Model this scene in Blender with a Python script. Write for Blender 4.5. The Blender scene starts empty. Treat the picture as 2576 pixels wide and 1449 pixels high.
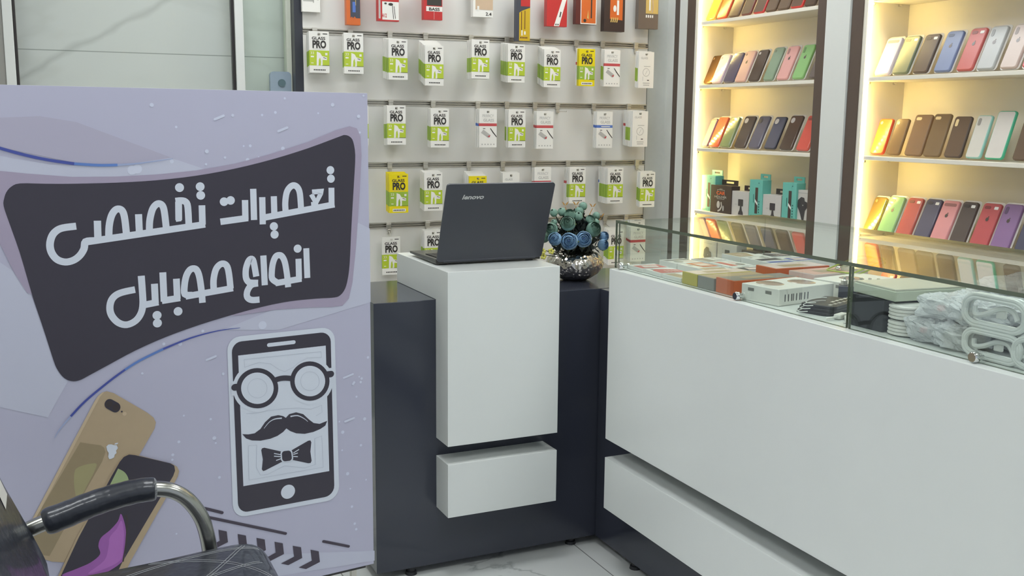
import bpy, bmesh, math, random
from mathutils import Matrix, Vector
C = bpy.context.scene.collection
SC = bpy.context.scene
PI = math.pi
random.seed(7)

# ------------------------------------------------------------------ camera
# fitted to the photograph: eye 1.45 m above the floor, X runs along the back wall, Y into the shop
RC = [[0.9093287442327782, -0.4159803584518708, 0.009031959604192811],
      [-0.059292916755316484, -0.15103843465107203, -0.986748063732988],
      [0.4118319862937868, 0.8967428464394945, -0.16200827887767735]]
FOCAL = 2562.71
EYE = Vector((0, 0, 1.45))
cam_d = bpy.data.cameras.new('camera')
cam = bpy.data.objects.new('camera', cam_d); C.objects.link(cam)
cam_d.sensor_width = 36; cam_d.lens = FOCAL * 36 / 2576; cam_d.clip_start = .02
cam.matrix_world = Matrix(((RC[0][0], -RC[1][0], -RC[2][0], EYE.x), (RC[0][1], -RC[1][1], -RC[2][1], EYE.y),
                           (RC[0][2], -RC[1][2], -RC[2][2], EYE.z), (0, 0, 0, 1)))
SC.camera = cam
def ray(px, py):
    a, b = (px - 1288) / FOCAL, (py - 724.5) / FOCAL
    return Vector([RC[0][i] * a + RC[1][i] * b + RC[2][i] for i in range(3)])
def at_x(px, py, x): d = ray(px, py); return EYE + d * (x / d.x)
def at_y(px, py, y): d = ray(px, py); return EYE + d * (y / d.y)
def at_z(px, py, z): d = ray(px, py); return EYE + d * ((z - 1.45) / d.z)

# ------------------------------------------------------------------ world, lights, exposure
SC.view_settings.view_transform = 'Standard'; SC.view_settings.look = 'None'
SC.view_settings.exposure = 0.0; SC.view_settings.gamma = 1; SC.view_settings.use_curve_mapping = False
W = bpy.data.worlds.new('world'); SC.world = W; W.use_nodes = True
W.node_tree.nodes['Background'].inputs[0].default_value = (.80, .88, 1, 1)
W.node_tree.nodes['Background'].inputs[1].default_value = .62
PANEL_STRENGTH = 12.4       # ceiling LED panels
LED_STRENGTH = 255.0        # warm strips in the cabinets

def lin(c):
    return tuple((v / 12.92 if v <= .04045 else ((v + .055) / 1.055) ** 2.4) for v in (x / 255 for x in c))
def L4(c): return lin(c) + (1,)

def mat(name, rgb, rough=.5, metal=0., noise=.04, nscale=40., coat=0., bump=0., bscale=200., alpha=1., spec=.5, emit=None, estr=0.):
    m = bpy.data.materials.new(name); m.use_nodes = True
    nt = m.node_tree; b = nt.nodes['Principled BSDF']; N = nt.nodes.new; K = nt.links.new
    b.inputs['Base Color'].default_value = L4(rgb); b.inputs['Roughness'].default_value = rough
    b.inputs['Metallic'].default_value = metal; b.inputs['Coat Weight'].default_value = coat
    b.inputs['Alpha'].default_value = alpha; b.inputs['Specular IOR Level'].default_value = spec
    if noise or bump:
        tc = N('ShaderNodeTexCoord'); n = N('ShaderNodeTexNoise'); n.inputs['Scale'].default_value = nscale
        K(tc.outputs['Object'], n.inputs['Vector'])
        if noise:
            mx = N('ShaderNodeMix'); mx.data_type = 'RGBA'
            c = lin(rgb); mx.inputs['A'].default_value = tuple(v * (1 - noise) for v in c) + (1,)
            mx.inputs['B'].default_value = tuple(min(1, v * (1 + noise)) for v in c) + (1,)
            K(n.outputs['Fac'], mx.inputs['Factor']); K(mx.outputs['Result'], b.inputs['Base Color'])
        if bump:
            n2 = N('ShaderNodeTexNoise'); n2.inputs['Scale'].default_value = bscale
            K(tc.outputs['Object'], n2.inputs['Vector'])
            bp = N('ShaderNodeBump'); bp.inputs['Strength'].default_value = bump; bp.inputs['Distance'].default_value = .01
            K(n2.outputs['Fac'], bp.inputs['Height']); K(bp.outputs['Normal'], b.inputs['Normal'])
    if emit:
        b.inputs['Emission Color'].default_value = tuple(emit) + (1,); b.inputs['Emission Strength'].default_value = estr
    return m

def glass_mat(name, tint, rough=0., base=.04):
    """thin clear sheet: light goes straight through, a mirror share grows towards grazing angles"""
    m = bpy.data.materials.new(name); m.use_nodes = True; nt = m.node_tree; N = nt.nodes.new; K = nt.links.new
    nt.nodes.remove(nt.nodes['Principled BSDF']); out = nt.nodes['Material Output']
    lw = N('ShaderNodeLayerWeight'); lw.inputs['Blend'].default_value = .5
    p = N('ShaderNodeMath'); p.operation = 'POWER'; K(lw.outputs['Facing'], p.inputs[0]); p.inputs[1].default_value = 5
    a = N('ShaderNodeMath'); a.operation = 'MULTIPLY_ADD'; K(p.outputs[0], a.inputs[0]); a.inputs[1].default_value = 1 - base; a.inputs[2].default_value = base
    t = N('ShaderNodeBsdfTransparent'); t.inputs[0].default_value = L4(tint)
    g = N('ShaderNodeBsdfGlossy'); g.inputs['Roughness'].default_value = rough; g.inputs['Color'].default_value = (.95, .97, .95, 1)
    mx = N('ShaderNodeMixShader'); K(a.outputs[0], mx.inputs[0]); K(t.outputs[0], mx.inputs[1]); K(g.outputs[0], mx.inputs[2])
    K(mx.outputs[0], out.inputs['Surface']); return m

def film_mat(name, rgb, trans, rough=.2, bump=0., bscale=30., tint=(255, 255, 255)):
    """plastic that lets part of the light through"""
    m = mat(name, rgb, rough, noise=.03, bump=bump, bscale=bscale)
    nt = m.node_tree; N = nt.nodes.new; K = nt.links.new; b = nt.nodes['Principled BSDF']; out = nt.nodes['Material Output']
    t = N('ShaderNodeBsdfTransparent'); t.inputs[0].default_value = L4(tint)
    mx = N('ShaderNodeMixShader'); mx.inputs[0].default_value = trans
    K(b.outputs[0], mx.inputs[1]); K(t.outputs[0], mx.inputs[2]); K(mx.outputs[0], out.inputs['Surface']); return m

def emit_mat(name, rgb, s):
    m = bpy.data.materials.new(name); m.use_nodes = True; b = m.node_tree.nodes['Principled BSDF']
    b.inputs['Base Color'].default_value = (.8, .8, .8, 1); b.inputs['Emission Color'].default_value = tuple(rgb) + (1,)
    b.inputs['Emission Strength'].default_value = s; return m

def marble_mat(name, base, vein, swap, tile, off, rough, vscale=1.0, grout=(150, 150, 140)):
    m = bpy.data.materials.new(name); m.use_nodes = True; nt = m.node_tree; N = nt.nodes.new; K = nt.links.new
    b = nt.nodes['Principled BSDF']; b.inputs['Roughness'].default_value = rough
    tc = N('ShaderNodeTexCoord'); sp = N('ShaderNodeSeparateXYZ'); cb = N('ShaderNodeCombineXYZ')
    K(tc.outputs['Object'], sp.inputs[0]); K(sp.outputs['X'], cb.inputs['X']); K(sp.outputs['Z' if swap else 'Y'], cb.inputs['Y'])
    mp = N('ShaderNodeMapping'); mp.inputs['Location'].default_value = (off[0], off[1], 0); K(cb.outputs[0], mp.inputs[0])
    n1 = N('ShaderNodeTexNoise'); n1.inputs['Scale'].default_value = 1.3 * vscale; n1.inputs['Detail'].default_value = 6; n1.inputs['Distortion'].default_value = .6
    K(mp.outputs[0], n1.inputs['Vector'])
    s = N('ShaderNodeMath'); s.operation = 'SUBTRACT'; K(n1.outputs['Fac'], s.inputs[0]); s.inputs[1].default_value = .5
    ab = N('ShaderNodeMath'); ab.operation = 'ABSOLUTE'; K(s.outputs[0], ab.inputs[0])
    rp = N('ShaderNodeValToRGB'); e = rp.color_ramp.elements
    e[0].position = 0; e[0].color = L4(vein); e[1].position = .018; e[1].color = L4(base)
    K(ab.outputs[0], rp.inputs[0])
    br = N('ShaderNodeTexBrick'); br.offset = 0; br.inputs['Scale'].default_value = 1; br.inputs['Mortar Size'].default_value = .0022
    br.inputs['Brick Width'].default_value = tile[0]; br.inputs['Row Height'].default_value = tile[1]; br.inputs['Mortar'].default_value = L4(grout)
    K(mp.outputs[0], br.inputs['Vector']); K(rp.outputs[0], br.inputs['Color1']); K(rp.outputs[0], br.inputs['Color2'])
    K(br.outputs['Color'], b.inputs['Base Color']); return m

# ------------------------------------------------------------------ mesh helpers
class MB:
    def __init__(s): s.v = []; s.f = []; s.mi = []
    def add(s, vs, fs, m=0, M=None):
        o = len(s.v); s.v += [tuple(M @ Vector(v)) if M else tuple(v) for v in vs]
        s.f += [[i + o for i in f] for f in fs]; s.mi += [m] * len(fs); return s
    def box(s, x0, x1, y0, y1, z0, z1, m=0, M=None):
        return s.add([(x, y, z) for x in (x0, x1) for y in (y0, y1) for z in (z0, z1)],
                     [(0, 1, 3, 2), (4, 6, 7, 5), (0, 4, 5, 1), (2, 3, 7, 6), (0, 2, 6, 4), (1, 5, 7, 3)], m, M)
    def prism(s, pts, y0, y1, m=0, mf=None, M=None):
        """outline in (x, z), front at y0, back at y1"""
        n = len(pts)
        s.add([(x, y0, z) for x, z in pts] + [(x, y1, z) for x, z in pts],
              [(i, i + n, (i + 1) % n + n, (i + 1) % n) for i in range(n)] + [tuple(range(n, 2 * n))[::-1]], m, M)
        s.add([(x, y0, z) for x, z in pts], [tuple(range(n))], m if mf is None else mf, M); return s
    def lathe(s, prof, n=32, m=0, M=None, ax='z'):
        vs = []; fs = []
        for r, z in prof:
            for k in range(n):
                a = 2 * PI * k / n; vs.append((r * math.cos(a), r * math.sin(a), z) if ax == 'z' else (r * math.cos(a), z, r * math.sin(a)))
        for i in range(len(prof) - 1):
            for k in range(n):
                k2 = (k + 1) % n; fs.append((i * n + k, i * n + k2, (i + 1) * n + k2, (i + 1) * n + k))
        fs.append(tuple(range(n))[::-1]); fs.append(tuple(range((len(prof) - 1) * n, len(prof) * n)))
        return s.add(vs, fs, m, M)
    def tube(s, pts, r, n=10, m=0, M=None, closed=False, rs=None):
        pts = [Vector(p) for p in pts]; vs = []; fs = []; N = len(pts); up = None
        for i, p in enumerate(pts):
            a = pts[(i - 1) % N] if (i > 0 or closed) else p; b = pts[(i + 1) % N] if (i < N - 1 or closed) else p
            t = (b - a).normalized()
            if up is None:
                up = Vector((0, 0, 1)) if abs(t.z) < .9 else Vector((1, 0, 0))
            u = (up - t * up.dot(t)).normalized(); w = t.cross(u); up = u
            rr = rs[i] if rs else r
            for k in range(n):
                c = 2 * PI * k / n; vs.append(tuple(p + (u * math.cos(c) + w * math.sin(c)) * rr))
        for i in range(N if closed else N - 1):
            j = (i + 1) % N
            for k in range(n):
                k2 = (k + 1) % n; fs.append((i * n + k, i * n + k2, j * n + k2, j * n + k))
        if not closed:
            fs.append(tuple(range(n))[::-1]); fs.append(tuple(range((N - 1) * n, N * n)))
        return s.add(vs, fs, m, M)
    def ball(s, c, r, m=0, nu=14, nv=9, M=None):
        vs = []; fs = []; rx, ry, rz = r if isinstance(r, tuple) else (r, r, r)
        for i in range(1, nv):
            b = PI * i / nv
            for k in range(nu):
                a = 2 * PI * k / nu
                vs.append((c[0] + rx * math.sin(b) * math.cos(a), c[1] + ry * math.sin(b) * math.sin(a), c[2] + rz * math.cos(b)))
        for i in range(nv - 2):
            for k in range(nu):
                k2 = (k + 1) % nu; fs.append((i * nu + k, (i + 1) * nu + k, (i + 1) * nu + k2, i * nu + k2))
        t = len(vs); vs.append((c[0], c[1], c[2] + rz)); vs.append((c[0], c[1], c[2] - rz))
        for k in range(nu):
            fs.append((t, k, (k + 1) % nu)); fs.append((t + 1, (nv - 2) * nu + (k + 1) % nu, (nv - 2) * nu + k))
        return s.add(vs, fs, m, M)
    def flat(s, pts, m=0, M=None): return s.add(pts, [tuple(range(len(pts)))], m, M)
    def build(s, name, mats, parent=None, smooth=False, bevel=0., sharp=None):
        me = bpy.data.meshes.new(name); me.from_pydata(s.v, [], s.f)
        for m in (mats if isinstance(mats, (list, tuple)) else [mats]): me.materials.append(m)
        me.polygons.foreach_set('material_index', s.mi)
        bm = bmesh.new(); bm.from_mesh(me); bmesh.ops.recalc_face_normals(bm, faces=bm.faces); bm.to_mesh(me); bm.free()
        if smooth:
            me.polygons.foreach_set('use_smooth', [True] * len(me.polygons))
            try: me.set_sharp_from_angle(angle=sharp or .7)
            except Exception: pass
        me.update(); o = bpy.data.objects.new(name, me); C.objects.link(o)
        if parent: o.parent = parent
        if bevel:
            b = o.modifiers.new('bevel', 'BEVEL'); b.width = bevel; b.segments = 2; b.limit_method = 'ANGLE'
        return o

def tag(o, label, cat, group=None):
    o['label'] = label; o['category'] = cat
    if group: o['group'] = group
    return o
def structure(o): o['kind'] = 'structure'; return o
def empty(name, loc=(0, 0, 0), M=None):
    o = bpy.data.objects.new(name, None); C.objects.link(o); o.empty_display_size = .05
    if M is not None: o.matrix_world = M
    else: o.location = loc
    return o
def copy_tree(o, parent=None):
    c = o.copy(); C.objects.link(c)
    if parent: c.parent = parent
    for ch in list(o.children): copy_tree(ch, c)
    return c
def T(x, y, z): return Matrix.Translation((x, y, z))
def Rz(a): return Matrix.Rotation(a, 4, 'Z')
def Rx(a): return Matrix.Rotation(a, 4, 'X')
def Ry(a): return Matrix.Rotation(a, 4, 'Y')

def rrect(x0, x1, z0, z1, r, n=5):
    out = []
    for cx, cz, a0 in ((x1 - r, z0 + r, -PI / 2), (x1 - r, z1 - r, 0), (x0 + r, z1 - r, PI / 2), (x0 + r, z0 + r, PI)):
        for k in range(n + 1):
            a = a0 + PI / 2 * k / n; out.append((cx + r * math.cos(a), cz + r * math.sin(a)))
    return out
def circ(cx, cz, r, n=24, rz=None): return [(cx + r * math.cos(2 * PI * k / n), cz + (rz or r) * math.sin(2 * PI * k / n)) for k in range(n)]
def smooth_line(pts, n=6, closed=False):
    P = [Vector(p) for p in pts]; N = len(P); out = []
    for i in range(N if closed else N - 1):
        g = (lambda k: P[k % N]) if closed else (lambda k: P[max(0, min(N - 1, k))])
        p0, p1, p2, p3 = g(i - 1), g(i), g(i + 1), g(i + 2)
        for k in range(n):
            t = k / n
            out.append(.5 * ((2 * p1) + (p2 - p0) * t + (2 * p0 - 5 * p1 + 4 * p2 - p3) * t * t + (3 * p1 - p0 - 3 * p2 + p3) * t ** 3))
    if not closed: out.append(P[-1])
    return [tuple(p) for p in out]

_txt = {}
def text_geo(s, bold=0.):
    """outline of a word as flat geometry, centred, cap height 1"""
    if (s, bold) in _txt: return _txt[(s, bold)]
    cu = bpy.data.curves.new('word', 'FONT'); cu.body = s; cu.size = 1; cu.offset = bold; cu.resolution_u = 3
    o = bpy.data.objects.new('word', cu); C.objects.link(o)
    dg = bpy.context.evaluated_depsgraph_get(); me = bpy.data.meshes.new_from_object(o.evaluated_get(dg))
    vs = [v.co.copy() for v in me.vertices]; fs = [tuple(p.vertices) for p in me.polygons]
    bpy.data.objects.remove(o); bpy.data.curves.remove(cu); bpy.data.meshes.remove(me)
    xs = [v.x for v in vs]; ys = [v.y for v in vs]; cx = (min(xs) + max(xs)) / 2; y0 = min(ys); hh = max(ys) - y0
    vs = [((v.x - cx) / hh, (v.y - y0) / hh) for v in vs]
    _txt[(s, bold)] = (vs, fs, (max(xs) - min(xs)) / hh); return _txt[(s, bold)]
def put_text(mb, s, cx, z0, height, width=None, y=0., m=0, bold=0., M=None, slant=0.):
    vs, fs, asp = text_geo(s, bold); sx = (width / asp if width else height)
    mb.add([(cx + (a + slant * b) * sx, y, z0 + b * height) for a, b in vs], fs, m, M)

# ------------------------------------------------------------------ materials
WHITE = mat('white_laminate', (226, 229, 226), .28, noise=.015, nscale=6, bump=.02, bscale=900)
BLACK = mat('black_gloss_laminate', (58, 61, 72), .12, noise=.05, nscale=3)
BLACKM = mat('black_matte', (42, 42, 46), .5)
DARK = mat('dark_plastic', (48, 47, 48), .4)
PANELW = mat('slatwall_laminate', (226, 224, 219), .30, noise=.03, nscale=2.5)
ALU = mat('brushed_aluminium', (206, 202, 192), .36, metal=.6, noise=.06, nscale=60)
CHROME = mat('chrome', (225, 225, 225), .08, metal=1., noise=0)
STEEL = mat('steel_wire', (212, 208, 198), .3, metal=.75, noise=0)
FRAMEW = mat('white_frame_profile', (222, 224, 220), .35, noise=.01)
GASKET = mat('dark_gasket', (44, 40, 40), .6, noise=0)
BROWN = mat('dark_brown_trim', (92, 78, 70), .45, noise=.05, nscale=20)
CABW = mat('cabinet_white_board', (236, 230, 216), .4, noise=.02, nscale=5)
GLASS = glass_mat('clear_showcase_glass', (249, 252, 250))
GLASSW = glass_mat('partition_glass', (252, 254, 253))
GEDGE = mat('green_glass_edge', (96, 104, 88), .2, noise=.05)
LEDB = emit_mat('warm_led_backing', (1, .75, .26), 6.0); LEDD = emit_mat('warm_led_diode', (1, .74, .24), LED_STRENGTH)
PW = mat('printed_white_card', (238, 236, 230), .35, noise=.01)
PG = mat('printed_lime', (184, 204, 58), .35, noise=.02)
PGD = mat('printed_leaf_green', (158, 188, 70), .35, noise=.02)
PY = mat('printed_yellow', (236, 216, 20), .35, noise=.02)
PK = mat('printed_charcoal', (58, 55, 52), .4, noise=0)
PGR = mat('printed_pale_grey', (186, 184, 180), .4, noise=0)
PRED = mat('printed_red', (200, 84, 88), .4, noise=.02)
PBLU = mat('printed_blue', (88, 120, 196), .4, noise=.02)
def col(name, rgb, **k): return mat(name, rgb, k.pop('rough', .35), **k)

# ================================================================== the setting
m = marble_mat('marble_floor_tile', (236, 238, 236), (196, 200, 198), False, (.8, .8), (-1.6, -.15), .12, 1.6, (150, 152, 150))
structure(MB().box(-2.2, 3.6, -2.6, 5, -.05, 0).build('floor', m))
CEIL = mat('ceiling_paint', (225, 225, 220), .8, noise=.01)
structure(MB().box(-2.2, 3.6, -2.6, 5, 3.0, 3.06).build('ceiling', CEIL))
gz = at_y(400, 135, 4.8).z
m = marble_mat('marble_wall_tile', (222, 220, 216), (215, 213, 208), True, (1.6, .6), (.35, -(gz - 1.2)), .14, .45, (166, 166, 160))
nt = m.node_tree; N = nt.nodes.new; K = nt.links.new       # one long soft diagonal vein
va, vb = at_y(182, 128, 4.8), at_y(425, 0, 4.8); sl = (vb.z - va.z) / (vb.x - va.x)
tc = N('ShaderNodeTexCoord'); sp = N('ShaderNodeSeparateXYZ'); K(tc.outputs['Object'], sp.inputs[0]); nz = N('ShaderNodeTexNoise'); nz.inputs['Scale'].default_value = 5; K(tc.outputs['Object'], nz.inputs['Vector'])
a = N('ShaderNodeMath'); a.operation = 'MULTIPLY_ADD'; K(sp.outputs['X'], a.inputs[0]); a.inputs[1].default_value = sl; a.inputs[2].default_value = va.z - sl * va.x - .05
c = N('ShaderNodeMath'); c.operation = 'MULTIPLY_ADD'; K(nz.outputs['Fac'], c.inputs[0]); c.inputs[1].default_value = .10; K(a.outputs[0], c.inputs[2])
d = N('ShaderNodeMath'); d.operation = 'SUBTRACT'; K(sp.outputs['Z'], d.inputs[0]); K(c.outputs[0], d.inputs[1]); e = N('ShaderNodeMath'); e.operation = 'ABSOLUTE'; K(d.outputs[0], e.inputs[0])
rp = N('ShaderNodeValToRGB'); rp.color_ramp.elements[0].color = (.80, .80, .79, 1); rp.color_ramp.elements[1].position = .022; rp.color_ramp.elements[1].color = (1, 1, 1, 1); K(e.outputs[0], rp.inputs[0])
mx = N('ShaderNodeMix'); mx.data_type = 'RGBA'; mx.blend_type = 'MULTIPLY'; mx.inputs['Factor'].default_value = 1; b = nt.nodes['Principled BSDF']; K(b.inputs['Base Color'].links[0].from_socket, mx.inputs['A']); K(rp.outputs[0], mx.inputs['B']); K(mx.outputs['Result'], b.inputs['Base Color'])
structure(MB().box(-2.2, 3.6, 4.8, 4.9, 0, 3).build('wall_back', m))
WP = mat('plain_wall_paint', (206, 206, 200), .6, noise=.02, nscale=3)
structure(MB().box(3.3, 3.4, -2.6, 4.8, 0, 3).build('wall_right', WP))
structure(MB().box(-2.2, -2.1, -2.6, 4.8, 0, 3).build('wall_left', WP))

# glazed partition in front of the marble: two white posts with dark gaskets, one pale post, two panes
def post(n, x0, x1, gx0, gx1, m=FRAMEW):
    b = MB().box(x0, x1, 4.66, 4.72, 0, 3, 0)
    if gx1 > gx0: b.box(gx0, gx1, 4.675, 4.715, 0, 3, 1)
    structure(b.build('trim_%d' % n, [m, GASKET], bevel=.002))
post(1, -.112, -.075, -.0745, -.064)
post(2, .799, .836, .787, .7985)
post(3, 1.022, 1.0445, 0, 0, mat('pale_green_post', (206, 210, 194), .4))
structure(MB().box(-.063, .786, 4.687, 4.695, 0, 3).build('window_1', GLASSW))
GLASSG = glass_mat('greenish_strip_glass', (250, 254, 251))
structure(MB().box(.8365, 1.0215, 4.687, 4.695, 0, 3).build('window_2', GLASSG))
structure(MB().box(-.9, -.1125, 4.665, 4.715, 0, 3).build('trim_7', mat('grey_side_frame', (150, 148, 142), .5)))
# the jamb between slatwall and cabinets
structure(MB().box(2.885, 3.004, 4.62, 4.66, 0, 3).build('trim_4', mat('grey_jamb_paint', (196, 198, 192), .5)))

# ceiling panels and spots
PANEL = emit_mat('led_panel_diffuser', (.96, 1, 1.02), PANEL_STRENGTH)
k = 0
for (x, y) in ((-.9, .3), (.75, .3), (2.3, .3), (-.9, 2.2), (.75, 2.2), (2.3, 2.2), (.75, 3.9), (2.3, 3.9)):
    t = tag(empty('ceiling_light', (x, y, 3.0)), 'square white LED panel on the ceiling, ' +
            ('left' if x < 0 else 'middle' if x < 1 else 'right') + ' one of the ' + ('front' if y < 1 else 'centre' if y < 3 else 'back') + ' row', 'light', 'ceiling LED panels')
    MB().box(-.31, .31, -.31, .31, -.025, -.001).build('frame', FRAMEW, t)
    MB().box(-.29, .29, -.29, .29, -.030, -.0255).build('diffuser', PANEL, t)

# small gadget on the glass left of the slatwall
t = tag(empty('wall_button', (at_y(704, 212, 4.68).x, 4.687, at_y(704, 212, 4.68).z)),
        'small pale blue gadget with round button fixed to glass strip beside the slatwall', 'gadget')
MB().prism(rrect(-.047, .047, -.055, .055, .018), -.03, 0).build('casing', col('pale_blue_plastic', (150, 166, 180)), t, bevel=.003)
MB().prism(circ(.004, .005, .017), -.034, -.0305).build('button', col('teal_grey_button', (92, 116, 122)), t)

# ================================================================== slatwall
YW = 4.6
RAILZ = [at_y(1200, y, YW).z for y in (97, 262.5, 413, 559)]
RAILZ = [RAILZ[0] + .308] + RAILZ
sw = tag(empty('slatwall_panel', (1.082, YW, 0)), 'pale grey glossy display panel with aluminium slots behind the counter', 'display panel')
SX = at_y(1625, 265, YW).x
b = MB(); zs = [.25] + sorted(RAILZ) + [2.6]
for i in range(len(zs) - 1):
    b.box(0, SX - 1.082, 0, .03, zs[i] + (.014 if i else 0), zs[i + 1] - (.014 if i < len(zs) - 2 else 0))
b.box(0, SX - 1.082, .0305, .04, .25, 2.6)
b.build('board', PANELW, sw)
for z in RAILZ:
    r = MB(); w = SX - 1.082
    r.box(0, w, -.003, .0295, z + .0085, z + .0135).box(0, w, -.003, .0295, z - .0135, z - .0085).box(0, w, .020, .0295, z - .0084, z + .0084).box(0, w, -.001, .0195, z - .0015, z + .0008)
    r.build('rail', ALU, sw)
MB().box(-.037, -.001, 0, .18, .25, 2.9).build('edge_trim', mat('black_edge_trim', (52, 54, 62), .35), sw)

# ---------------- screen protector boxes
BWD, BH, BT = .089, .178, .0085
def box_body(kind):
    """thin card box with a hang hole; bands: bottom, middle, stripe and top colours"""
    w = BWD / 2; H = BH
    mats = {'lime': [PW, PGD, PW], 'yellow': [PY, PGD, PY], 'red': [PW, PRED, PW], 'blue': [PW, PBLU, PW], 'plain': [PW, PW, PW]}[kind]
    z1, z2 = {'lime': (.031, .096), 'yellow': (.031, .096), 'red': (.099, .112), 'blue': (.099, .112), 'plain': (.09, .095)}[kind]
    b = MB().box(-w, w, 0, BT, 0, z1, 0).box(-w, w, 0, BT, z1, z2, 1).box(-w, w, 0, BT, z2, H - .0175, 2)
    b.box(-w, -.006, 0, BT, H - .0175, H - .008, 2).box(.006, w, 0, BT, H - .0175, H - .008, 2).box(-w, w, 0, BT, H - .008, H, 2)
    return b, mats
def box_print(kind):
    p = MB(); y = -.0004; q = -.0008
    def quad(x0, x1, z0, z1, m, yy=y): p.flat([(x0, yy, z0), (x1, yy, z0), (x1, yy, z1), (x0, yy, z1)], m)
    mats = [PK, PW, PG, PGR, PRED, PBLU, PGD]
    if kind in ('lime', 'yellow'):
        put_text(p, 'GLASS', -.002, .1412, .0130, .060, y, 0, .03); put_text(p, 'PRO', .001, .1045, .035, .061, y, 0, .05)
        quad(.017, .037, .1655, .169, 0); quad(-.028, .028, .1012, .1024, 3)
        if kind == 'lime': quad(-.0442, .0442, .0312, .0958, 2)
        else: quad(-.030, .032, .006, .019, 1)
        put_text(p, '33', -.031, .079, .011, .015, q, 1); quad(-.038, -.024, .066, .072, 1, q); quad(-.037, -.026, .04, .043, 1, q)
        p.flat([(x, q, z) for x, z in ((-.013, .031), (-.011, .091), (.004, .085), (.012, .072), (.034, .067), (.033, .055), (.014, .056), (.0135, .032), (.0055, .032), (.007, .048), (.003, .066), (-.0025, .056), (-.004, .032))][::-1], 1)
        quad(.026, .036, .076, .086, 1, q); p.flat([(.016, q - .0004, .0655), (.031, q - .0004, .0605), (.031, q - .0004, .063), (.018, q - .0004, .0675)], 0)
        quad(.012, .044, .0312, .0328, 0, q - .0004)
        for k in range(7): quad(-.026 + k * .0078, -.0205 + k * .0078, .010, .015, 0, q)
    elif kind in ('red', 'blue'):
        put_text(p, 'PRIVACY', 0, .140, .0135, .058, y, 3); put_text(p, 'GLASS', .003, .120, .0135, .054, y, 3, .015)
        quad(-.0442, .0442, .0992, .1118, 4 if kind == 'red' else 5)
        if kind == 'blue': quad(-.02, .03, .103, .107, 1, q)
        p.flat([(x, y, z) for x, z in ((-.036, .068), (-.024, .083), (.012, .058), (.002, .043))], 3)
        p.flat([(x, q, z) for x, z in ((-.026, .067), (-.020, .076), (.006, .058), (.0, .05))], 6 if kind == 'x' else 0 if kind == 'x' else 3)
        p.flat([(x, q, z) for x, z in ((-.004, .052), (.012, .058), (.008, .046))], 4)
        p.flat([(x, y, z) for x, z in ((.010, .088), (.013, .09), (.028, .071), (.044, .052), (.044, .046), (.024, .068))], 0)
        quad(-.026, -.014, .086, .089, 0)
        for k in range(5): p.flat([(x, y, z) for x, z in circ(-.03 + k * .015, .014, .0035, 8)], 3)
    else:
        put_text(p, 'GLASS', -.012, .142, .010, .040, y, 3, .015); quad(-.014, .024, .105, .108, 3); quad(-.018, .022, .022, .026, 3)
        n = 24
        for k in range(n):
            a, c = 2 * PI * k / n, 2 * PI * (k + 1) / n
            p.flat([(r * math.cos(t), y, .077 + r * math.sin(t)) for r, t in ((.018, a), (.0205, a), (.0205, c), (.018, c))], 3)
        p.flat([(-.006, y, .066), (-.004, y, .066), (.008, y, .088), (.006, y, .088)], 3); quad(-.02, -.018, .035, .056, 3)
        quad(.006, .018, .036, .04, 0); quad(-.016, .02, .012, .016, 3)
    return p, mats
PROTO = {}
def proto_box(kind):
    if kind not in PROTO:
        b, ms = box_body(kind); p, ps = box_print(kind)
        mb = MB(); me = b.build('screen_protector_box', ms).data; mp = p.build('printed_front', ps).data
        for o in [o for o in C.objects if o.data in (me, mp)]: bpy.data.objects.remove(o)
        PROTO[kind] = (me, mp)
    return PROTO[kind]
LOOK = {'lime': 'white and lime', 'yellow': 'yellow and green', 'red': 'white red-striped', 'blue': 'white blue-striped', 'plain': 'plain white'}
ORD = ['first', 'second', 'third', 'fourth', 'fifth', 'sixth', 'seventh', 'eighth', 'ninth', 'tenth', 'eleventh', 'twelfth']
ROW = ['top', 'second', 'third', 'fourth', 'bottom']
_hook = {}
def hook(x, rz, length, drop, row, where):
    """clip on the rail and a wire prong that rises at its tip"""
    t = tag(empty('display_hook', (x, YW - .003, rz)), 'metal hook on the %s rail, %s' % (ROW[row], where), 'hook', 'wire display hooks')
    if 'b' not in _hook:
        c = MB().box(-.011, .011, -.010, -.001, -.017, .015).box(-.0115, .0115, -.013, -.0105, .002, .009).box(-.008, .008, -.012, -.0015, -.036, -.0175)
        _hook['b'] = c.build('bracket', STEEL, t, bevel=.001)
    else:
        o = bpy.data.objects.new('bracket', _hook['b'].data); C.objects.link(o); o.parent = t
        mo = o.modifiers.new('bevel', 'BEVEL'); mo.width = .001
    MB().tube([(0, -.0095, -.026), (0, -.02, -.026 + .1 * drop), (0, -length + .004, drop), (0, -length - .003, drop), (0, -length - .005, drop + .004)], .0017, 6).build('prong', STEEL, t, smooth=True)
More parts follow.
